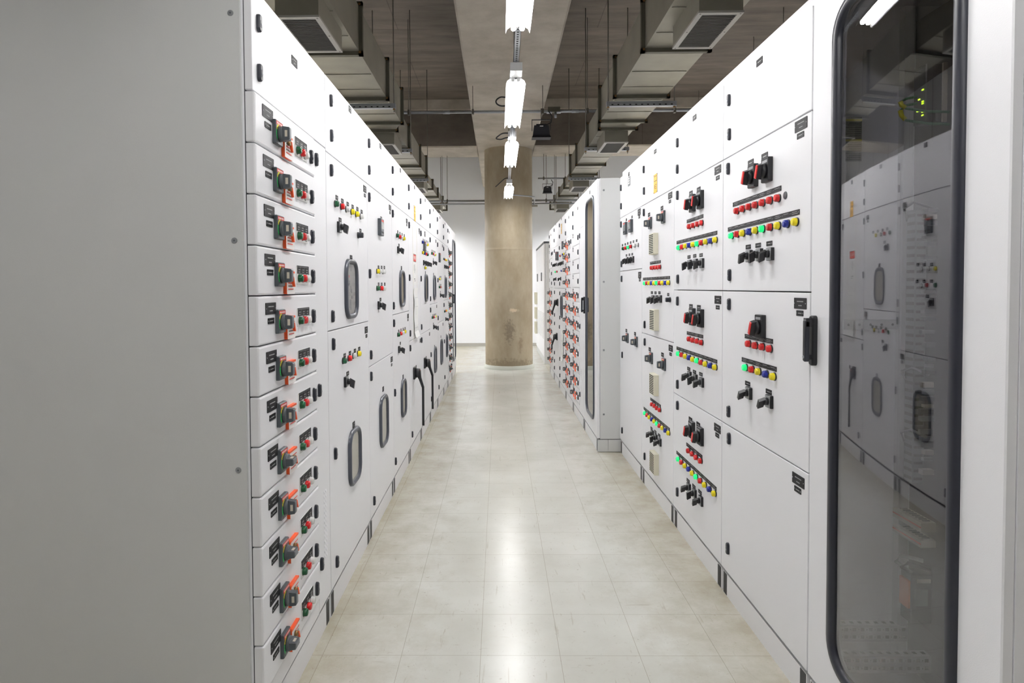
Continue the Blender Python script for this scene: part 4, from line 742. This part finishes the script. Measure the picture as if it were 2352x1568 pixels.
  (0.775, 0.115, [('lt', 3.565, 0.718), ('lt', 3.562, 0.225), ('pl', 2.922, 0.732, 0.086, 0.037), ('pl', 2.923, 0.699, 0.048, 0.019), ('pl', 3.333, 0.685, 0.056, 0.026), ('pl', 3.202, 0.687, 0.056, 0.026), ('sb', 3.286, 0.642), ('sb', 3.149, 0.642), ('lp', 3.344, 0.517, 'R'), ('lp', 3.279, 0.518, 'R'), ('lp', 3.213, 0.517, 'R'), ('lp', 3.145, 0.518, 'R'), ('lp', 3.534, 0.42, 'G'), ('lp', 3.47, 0.42, 'R'), ('lp', 3.405, 0.419, 'Y'), ('lp', 3.34, 0.42, 'B'), ('lp', 3.277, 0.417, 'Y'), ('lp', 3.214, 0.417, 'G'), ('lp', 3.147, 0.417, 'R'), ('lp', 3.079, 0.418, 'Y'), ('lp', 3.01, 0.419, 'B'), ('lp', 2.942, 0.42, 'Y'), ('pl', 3.369, 0.349, 0.05, 0.018), ('pl', 3.269, 0.35, 0.05, 0.018), ('pl', 3.17, 0.353, 0.05, 0.018), ('sw', 3.344, 0.319, 35), ('sw', 3.247, 0.32, 5), ('sw', 3.143, 0.318, 30), ('st', 3.269, 0.539, 0.261, 4), ('st', 3.261, 0.445, 0.658, 10)])]),
 'R3': (3.659, 4.474, [
  (2.285, 1.955, [('lt', 4.407, 2.198), ('lt', 4.398, 2.049), ('pl', 4.1, 2.256, 0.056, 0.026), ('ys', 4.091, 2.05, 0.09, 0.12)]),
  (1.955, 1.063, [('lt', 4.4, 1.901), ('lt', 4.372, 1.127), ('pl', 3.741, 1.923, 0.086, 0.037), ('pl', 3.747, 1.889, 0.048, 0.019), ('pl', 4.264, 1.87, 0.056, 0.026), ('bh', 4.216, 1.81), ('pl', 3.929, 1.872, 0.056, 0.026), ('bh', 3.882, 1.813), ('vt', 4.082, 1.662), ('lp', 4.161, 1.512, 'R'), ('lp', 4.096, 1.512, 'R'), ('lp', 4.026, 1.511, 'R'), ('lp', 3.956, 1.511, 'R'), ('lp', 4.358, 1.412, 'G'), ('lp', 4.293, 1.413, 'R'), ('lp', 4.227, 1.412, 'Y'), ('lp', 4.16, 1.412, 'B'), ('lp', 4.095, 1.411, 'Y'), ('lp', 4.028, 1.412, 'G'), ('lp', 3.957, 1.411, 'R'), ('lp', 3.887, 1.411, 'Y'), ('lp', 3.816, 1.411, 'B'), ('lp', 3.749, 1.411, 'Y'), ('pl', 4.18, 1.349, 0.05, 0.018), ('pl', 4.084, 1.349, 0.05, 0.018), ('pl', 3.985, 1.35, 0.05, 0.018), ('sw', 4.138, 1.308, 25), ('sw', 4.043, 1.31, 5), ('sw', 3.945, 1.312, 25), ('bt', 3.732, 1.311), ('pl', 3.778, 1.341, 0.04, 0.018), ('vt', 4.06, 1.176), ('st', 4.092, 1.544, 0.273, 4), ('st', 4.087, 1.442, 0.69, 10)]),
  (1.063, 0.115, [('lt', 4.368, 1.007), ('lt', 4.366, 0.212), ('pl', 3.721, 1.026, 0.086, 0.037), ('pl', 3.723, 0.991, 0.048, 0.019), ('pl', 4.236, 0.969, 0.056, 0.026), ('pl', 3.906, 0.968, 0.056, 0.026), ('bh', 4.182, 0.917), ('bh', 3.858, 0.915), ('vt', 4.063, 0.761), ('lp', 4.148, 0.615, 'R'), ('lp', 4.082, 0.617, 'R'), ('lp', 4.018, 0.615, 'R'), ('lp', 3.947, 0.617, 'R'), ('lp', 4.345, 0.517, 'G'), ('lp', 4.28, 0.517, 'R'), ('lp', 4.216, 0.515, 'Y'), ('lp', 4.147, 0.516, 'B'), ('lp', 4.081, 0.517, 'Y'), ('lp', 4.017, 0.516, 'G'), ('lp', 3.949, 0.517, 'R'), ('lp', 3.881, 0.518, 'Y'), ('lp', 3.809, 0.519, 'B'), ('lp', 3.738, 0.52, 'Y'), ('pl', 4.183, 0.448, 0.05, 0.018), ('pl', 4.08, 0.449, 0.05, 0.018), ('pl', 3.981, 0.449, 0.05, 0.018), ('sw', 4.144, 0.421, 35), ('sw', 4.045, 0.417, 5), ('sw', 3.947, 0.415, 30), ('vt', 4.052, 0.257), ('st', 4.08, 0.64, 0.268, 4), ('st', 4.072, 0.541, 0.67, 10)])]),
 'R4': (4.474, 5.28, [
  (2.285, 1.955, [('lt', 5.224, 2.199), ('lt', 5.215, 2.048), ('pl', 4.924, 2.257, 0.05, 0.03), ('gp', 4.91, 2.201, 0.085, 0.072)]),
  (1.955, 1.516, [('lt', 5.216, 1.899), ('lt', 5.194, 1.574), ('pl', 4.561, 1.923, 0.09, 0.046), ('pl', 4.557, 1.889, 0.05, 0.024), ('pl', 5.016, 1.916, 0.04, 0.02), ('pl', 4.806, 1.915, 0.04, 0.02), ('mt', 5.016, 1.849, 0.085, 0.095), ('mt', 4.814, 1.849, 0.085, 0.095), ('lp', 5.113, 1.695, 'g'), ('lp', 5.02, 1.694, 'r'), ('lp', 4.915, 1.693, 'G'), ('lp', 4.814, 1.693, 'R'), ('lp', 4.696, 1.691, 'w'), ('lp', 4.587, 1.689, 'w'), ('pl', 5.169, 1.726, 0.045, 0.018), ('pl', 5.059, 1.726, 0.045, 0.018), ('pl', 4.961, 1.727, 0.045, 0.018), ('pl', 4.856, 1.726, 0.045, 0.018), ('pl', 4.752, 1.726, 0.045, 0.018), ('pl', 4.645, 1.725, 0.045, 0.018), ('pl', 5.011, 1.635, 0.05, 0.018), ('pl', 4.9, 1.635, 0.05, 0.018), ('pl', 4.797, 1.634, 0.05, 0.018), ('sw', 4.961, 1.595, 10), ('sw', 4.851, 1.592, 5), ('sw', 4.75, 1.592, 10)]),
  (1.516, 0.115, [('lt', 5.189, 1.453), ('lt', 5.165, 0.832), ('lt', 5.168, 0.21), ('pl', 4.542, 1.472, 0.09, 0.046), ('pl', 4.538, 1.438, 0.05, 0.024), ('pl', 5.012, 1.041, 0.056, 0.026), ('pl', 4.694, 1.039, 0.056, 0.026), ('bh', 4.958, 0.987), ('bh', 4.637, 0.986)])]),
 'B3': (7.802, 8.664, [
  (2.27, 1.965, [('lt', 8.5, 2.212), ('lt', 8.503, 2.062), ('pl', 8.253, 2.273, 0.05, 0.03), ('ys', 8.256, 2.144, 0.1, 0.13)]),
  (1.965, 1.369, [('lt', 8.518, 1.912), ('lt', 8.475, 1.431), ('mt', 8.049, 1.917, 0.06, 0.1), ('lp', 8.371, 1.798, 'R'), ('lp', 8.183, 1.799, 'w'), ('lp', 8.013, 1.8, 'B'), ('lp', 7.888, 1.8, 'Y'), ('sw', 8.383, 1.693, 20), ('sw', 8.205, 1.697, 20), ('sw', 8.035, 1.697, 20), ('lp', 8.198, 1.598, 'B'), ('lp', 8.047, 1.597, 'w'), ('sw', 8.345, 1.497, 20)]),
  (1.369, 0.115, [('lt', 8.467, 1.303), ('lt', 8.474, 0.978), ('lt', 8.532, 0.849), ('lt', 8.483, 0.423), ('lt', 8.473, 0.299), ('lt', 8.476, 0.2), ('wn', 8.217, 1.134, 0.22, 0.3, 0), ('pl', 8.203, 1.299, 0.045, 0.03), ('dc', 8.154, 0.643, 0.24, 0.42)])]),
 'B4': (8.664, 9.461, [
  (2.27, 1.965, [('lt', 9.315, 2.221), ('lt', 9.319, 2.069), ('pl', 9.073, 2.279, 0.05, 0.03)]),
  (1.965, 1.369, [('lt', 9.285, 1.914), ('lt', 9.272, 1.435), ('mt', 8.921, 1.822, 0.08, 0.12), ('mt', 8.719, 1.812, 0.08, 0.12), ('lp', 9.096, 1.604, 'G'), ('lp', 8.827, 1.602, 'R'), ('sw', 9.177, 1.707, 20), ('sw', 8.953, 1.706, 20), ('sw', 9.032, 1.501, 20)]),
  (1.369, 0.115, [('lt', 9.263, 1.31), ('lt', 9.272, 0.979), ('lt', 9.276, 0.854), ('lt', 9.303, 0.422), ('lt', 9.306, 0.301), ('lt', 9.309, 0.198), ('lv', 8.767, 1.174, 0.16), ('lv', 8.894, 0.69, 0.17)])])}
c = mcc(-1, XL, 1.835, 2.608, 'nearest left-row cabinet, twelve drawers with grey breaker handles beside a big plain side panel', ZTL, .596, (), (7, 9, 11), 0, depth=1.05,
        top=[('lt', 1.885, 2.175), ('lt', 1.885, 2.03), ('pl', 2.22, 2.18, .06, .03)])
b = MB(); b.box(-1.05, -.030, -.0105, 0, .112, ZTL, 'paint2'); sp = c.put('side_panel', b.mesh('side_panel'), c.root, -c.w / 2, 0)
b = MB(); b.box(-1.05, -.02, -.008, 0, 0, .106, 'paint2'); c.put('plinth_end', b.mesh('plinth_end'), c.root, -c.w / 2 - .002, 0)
b = MB(); b.cyl((0, 0, 0), (0, -.002, 0), .009, .008, 'lgrey', 12); b.cyl((0, -.002, 0), (0, -.0025, 0), .003, .003, 'grey2', 8); sm = b.mesh('panel_screw')
for z in (2.18, 1.53, .86, .2): c.put('panel_screw', sm, sp, -c.w / 2 - .0105, z, -.055)
LBL = {
 'L1': 'left-row cabinet beside the drawer stack, its large window above a second low window',
 'L2': 'left-row cabinet with one panel meter and a large window in its lower door',
 'L3': 'left-row cabinet with two windows, just before the one with papers taped on',
 'L4': 'left-row cabinet with yellow sign, red notice and white papers taped on',
 'L5': 'left-row cabinet with blue and yellow lamps, window and black lever, past the taped papers',
 'L6': 'left-row cabinet with two narrow windows, just beyond the second black lever',
 'L7': 'left-row cabinet with meter and tall low window, fourth from the far end',
 'L8': 'left-row cabinet just before the far drawer stack, with two narrow windows',
}
for k in LBL: section(-1, XL, DATA[k], LBL[k], ZTL)
mcc(-1, XL, 8.751, 9.50, 'far cabinet of the left row, a stack of drawers beside the far glass door', ZTL, .59, (), (7, 9, 11), 0, top=[('lt', 8.81, 2.18), ('lt', 8.81, 2.03), ('pl', 9.1, 2.18, .06, .03)])
glass_cabinet(-1, XL, 9.50, 10.37, 'last cabinet of the left row with a tall narrow glass door', ZTL, (9.66, 10.25, .24, 2.13), 9.57)

# ------------------------------------------------------------------ the right row
LBR = {
 'R1': 'right-row cabinet by the dark glass door, seven red lamps above, plain bottom door',
 'R2': 'right-row cabinet with three equal doors of red, coloured lamps and switches',
 'R3': 'right-row cabinet with four beige louvred vents and a yellow sign',
 'R4': 'right-row cabinet in the corner by the protruding block, with two small meters',
}
for k in LBR: section(1, XR, DATA[k], LBR[k], ZTR, fascia=.045)
gc, gd, gp = glass_cabinet(1, XR, 1.262, 2.061, 'large cabinet with dark glass door at the right edge of the photo', ZTR, (1.386, 1.928, .215, 2.225), 2.026, bow=.005, gk=1)
def gput(name, mb, parent, Y, z, n): return gc.put(name, mb.mesh(name), parent, gc.u(Y), z, n)
for uu, zz in ((-.345, .25), (-.235, .215)):
    b = MB(); b.box(-.30, -.03, uu - .003, uu, zz, zz + .052, 'rail'); b.box(-.30, -.03, uu - .033, uu - .003, zz + .049, zz + .052, 'rail')
    x = -.285
    while x < -.05:
        for hh in (.010, .034): b.box(x, x + .011, uu, uu + .0006, zz + hh, zz + hh + .010, 'hole'); b.box(x + .016, x + .019, uu, uu + .0006, zz + hh + .003, zz + hh + .006, 'hole')
        b.box(x, x + .011, uu - .024, uu - .012, zz + .0522, zz + .0526, 'hole'); x += .026
    link('perforated_rail', b.mesh('perforated_rail'), gc.root)
b = MB(); b.box(-.29, -.03, -.378, -.366, 1.250, 1.280, 'rail')
x = -.28
while x < -.04: b.cyl((x, -.366, 1.265), (x, -.3655, 1.265), .004, .004, 'hole', 8); x += .035
link('side_rail', b.mesh('side_rail'), gc.root)
b = MB(); b.box(-.293, -.262, -.379, -.35, .14, 2.26, 'paint2'); link('corner_post', b.mesh('corner_post'), gc.root)
b = MB(); b.box(-.147, -.088, -.379, -.3775, 1.785, 1.925, 'lgrey')
for zz in (1.912, 1.848): b.box(-.147, -.088, -.3775, -.377, zz, zz + .007, 'syellow')
for i in range(18):
    zz = 1.789 + .0068 * i
    if abs(zz - 1.851) > .006: b.box(-.144, -.095 - .006 * (i % 3), -.3775, -.377, zz, zz + .003, 'grey')
link('instruction_sticker', b.mesh('instruction_sticker'), gc.root)
# fittings on the mounting plate behind the dark glass (plate front at -.294 from the door face)
PN = -.294
b = MB(); b.rrect(0, 0, .055, .17, .003, [(0, 0), (.055, 0), (.058, .002)], 'device', 'device', 2); b.box(.058, .0585, -.024, .024, .02, .075, 'grey'); b.box(.0, .056, -.029, -.0275, -.08, .08, 'terminal')
b.box(.0, .012, .0275, .034, -.085, .085, 'terminal')
ns = gput('network_switch', b, gc.root, 1.90, 1.95, PN)
b = MB()
for u_, z_ in ((.016, .012), (.0, -.012), (.016, -.022), (.016, -.028), (.016, -.052), (.016, -.062), (-.006, -.045)): b.box(.0585, .060, u_ - .004, u_ + .004, z_ - .002, z_ + .002, 'led')
link('status_light', b.mesh('status_light'), ns)
for i, (z_, dz) in enumerate(((.0, -.035), (-.02, -.05))):
    b = MB(); b.tube([(.058, -.012, z_), (.085, -.016, z_ - .004), (.105, -.016, z_ + dz * .4), (.09, -.01, z_ + dz), (.05, .03, z_ + dz - .02), (.01, .06, z_ + dz - .03)], .004, 'wire', 6); w_ = link('patch_cable', b.mesh('patch_cable'), ns)
    b = MB(); b.tube([(.104, -.016, z_ + dz * .38), (.101, -.014, z_ + dz * .7), (.092, -.0105, z_ + dz * .95)], .0065, 'syellow', 8); link('cable_tag', b.mesh('cable_tag'), ns)
b = MB(); b.box(0, .035, -.02, .02, -.42, .42, 'duct')
for i in range(34): b.box(.0352, .0356, -.018, .018, -.41 + .0245 * i, -.4 + .0245 * i, 'hole'); b.box(.004, .03, .0198, .0206, -.41 + .0245 * i, -.402 + .0245 * i, 'hole')
gput('wiring_duct', b, gc.root, 1.965, 1.20, PN)
b = MB(); rnd = random.Random(5)
for i in range(40):
    z_ = -.40 + .0202 * i
    if rnd.random() < .8: b.box(0, .022 + .016 * rnd.random(), -.012, .010 * rnd.random(), z_, z_ + .008 + .008 * rnd.random(), rnd.choice(('terminal', 'lgrey', 'duct', 'device')))
gput('terminal_block', b, gc.root, 1.905, 1.22, PN)
for z_ in (1.62, 1.12, .93):
    b = MB(); b.tube([(.01, .02, 0), (.05, .0, .02), (.06, -.03, .005), (.03, -.06, -.03)], .004, rnd.choice(('wire', 'cable', 'lgrey')), 6); gput('loose_wire', b, gc.root, 1.93, z_, PN)
for z_, hh in ((.665, .028), (.615, .022)):
    b = MB(); b.box(0, .045, -.09, .045, -hh / 2, hh / 2, 'terminal'); b.box(.045, .0455, -.09, .045, -.002, .002, 'redprint')
    for i in range(8): b.box(.008, .03, -.08 + .015 * i, -.074 + .015 * i, hh / 2, hh / 2 + .002, 'device')
    gput('terminal_strip', b, gc.root, 1.93, z_, PN)
b = MB(); b.rrect(0, 0, .05, .15, .003, [(0, 0), (.058, 0), (.062, .002)], 'device', 'device', 2); b.box(.012, .05, .0252, .0262, -.02, .03, 'grey2'); b.box(.004, .045, .0252, .0262, .05, .062, 'terminal')
rl = gput('relay_unit', b, gc.root, 1.925, .44, PN)
b = MB(); b.rrect(0, 0, .044, .085, .002, [(0, 0), (.006, 0)], 'coil', 'coil', 1); rl2 = link('orange_cover', b.mesh('orange_cover'), rl, (.062, 0, .012)); rl2['label'] = 'orange cover of the relay'
b = MB(); b.tube([(.05, -.01, .075), (.085, -.012, .10), (.08, .0, .125), (.03, .03, .12)], .006, 'lgrey', 8); b.tube([(.05, .006, .075), (.08, .008, .092), (.07, .02, .11), (.02, .05, .10)], .006, 'device', 8); link('relay_wire', b.mesh('relay_wire'), rl)

# ------------------------------------------------------------------ the protruding block of the right row
c0, d0, p0 = glass_cabinet(1, XB, 5.288, 6.124, 'narrow glass-door cabinet at the near corner of the protruding right block', ZTB, (5.43, 5.94, .225, 2.185), 6.03)
b = MB(); b.box(-.62, -.026, 0, .010, .112, ZTB, 'paint2'); sp = c0.put('side_panel', b.mesh('side_panel'), c0.root, c0.w / 2 - .001, 0)
b = MB(); b.cyl((0, 0, 0), (0, .002, 0), .009, .008, 'lgrey', 12); b.cyl((0, .002, 0), (0, .0025, 0), .003, .003, 'grey2', 8); sm2 = b.mesh('panel_screw')
for z in (2.19, 1.43, .86, .32): c0.put('panel_screw', sm2, sp, c0.w / 2 + .009, z, -.055)
b = MB(); b.box(-.09, -.008, 0, .006, .004, .106, 'paint2'); b.box(-.40, -.093, 0, .006, .004, .106, 'paint2'); c0.put('plinth_end', b.mesh('plinth_end'), c0.root, c0.w / 2 + .001, 0)
c0.put('name_plate', cached(('pl', .05, .03, 0), lambda: plate_mesh(.05, .03, 0)), d0, c0.u(5.70), 2.235)
mcc(1, XB, 6.124, 7.03, 'first drawer stack of the right block, its upper four drawers blank', ZTB, .615, (0, 1, 2, 3), (), 1, ztd=1.976, top=[('lt', 6.96, 2.19), ('lt', 6.96, 2.04), ('pl', 6.57, 2.2, .06, .03)])
mcc(1, XB, 7.03, 7.802, 'second drawer stack of the right block, with breaker handles on all twelve drawers', ZTB, .60, (), (), 1, ztd=1.976, top=[('lt', 7.73, 2.19), ('lt', 7.73, 2.04), ('pl', 7.4, 2.2, .06, .03)])
section(1, XB, DATA['B3'], 'right-block cabinet with a small window and a white paper on its lower door', ZTB)
section(1, XB, DATA['B4'], 'right-block cabinet with two black operating levers', ZTB)
mcc(1, XB, 9.461, 10.26, 'last drawer stack of the right block, beside the two black levers', ZTB, .615, (0, 1, 2, 3), (), 1, ztd=1.976, top=[('lt', 10.19, 2.19), ('lt', 10.19, 2.04), ('pl', 9.9, 2.2, .06, .03)])
# ------------------------------------------------------------------ the far cabinets beyond the gap
for i, (ya, yb) in enumerate(((11.36, 12.55), (12.56, 13.75))):
    c = Cab(1, .812, ya, yb, ('far white cabinet right of the column with near end panel showing', 'farthest white cabinet by the back wall, behind the other far cabinet')[i], .75, name='ventilated_cabinet')
    b = MB(); w_ = c.w; b.box(-.75, -.024, -w_ / 2, w_ / 2, .12, 2.17, 'paint'); b.box(-.75, 0, -w_ / 2 - .0, w_ / 2, 2.17, 2.205, 'grey'); b.box(-.05, -.024, w_ / 2, w_ / 2 + .006, .12, 2.17, 'paint2'); b.box(-.12, -.06, w_ / 2, w_ / 2 + .008, .12, 2.17, 'paint2'); link('cabinet_body', b.mesh('cabinet_body'), c.root)
    b = MB(); b.box(-.75, -.01, -w_ / 2, w_ / 2, 0, .12, 'paint2'); link('plinth', b.mesh('plinth'), c.root)
    for e in (-1, 1):
        d = c.door(-w_ / 2 if e < 0 else 0, 0 if e < 0 else w_ / 2, .125, 2.165)
        hm = MB(); hm.rrect(0, 0, .03, .16, .01, [(0, 0), (.02, 0), (.025, .004)], 'lgrey', 'grey', 3)
        if e > 0: c.put('door_handle', hm.mesh('door_handle'), d, e * .06, 1.58)
        v = MB()
        for i2 in range(16): v.hexa([(0, -.2, .03 * i2), (.006, -.2, .03 * i2), (.006, .2, .03 * i2), (0, .2, .03 * i2), (0, -.2, .03 * i2 + .018), (.001, -.2, .03 * i2 + .018), (.001, .2, .03 * i2 + .018), (0, .2, .03 * i2 + .018)], 'paint2')
        c.put('door_louvres', v.mesh('door_louvres'), d, e * w_ / 4, .45)
        if i == 1 and e < 0:
            fv = MB(); fv.rrect(0, 0, .25, .25, .01, [(0, 0), (.05, 0), (.055, .006)], 'beige', 'beige', 2)
            for q in range(9): fv.box(.055, .0556, -.1, .1, -.1 + .025 * q, -.088 + .025 * q, 'grey')
            fm = fv.mesh('filter_vent')
            for zz in (1.15, .84, .53): c.put('filter_vent', fm, d, -.28, zz)
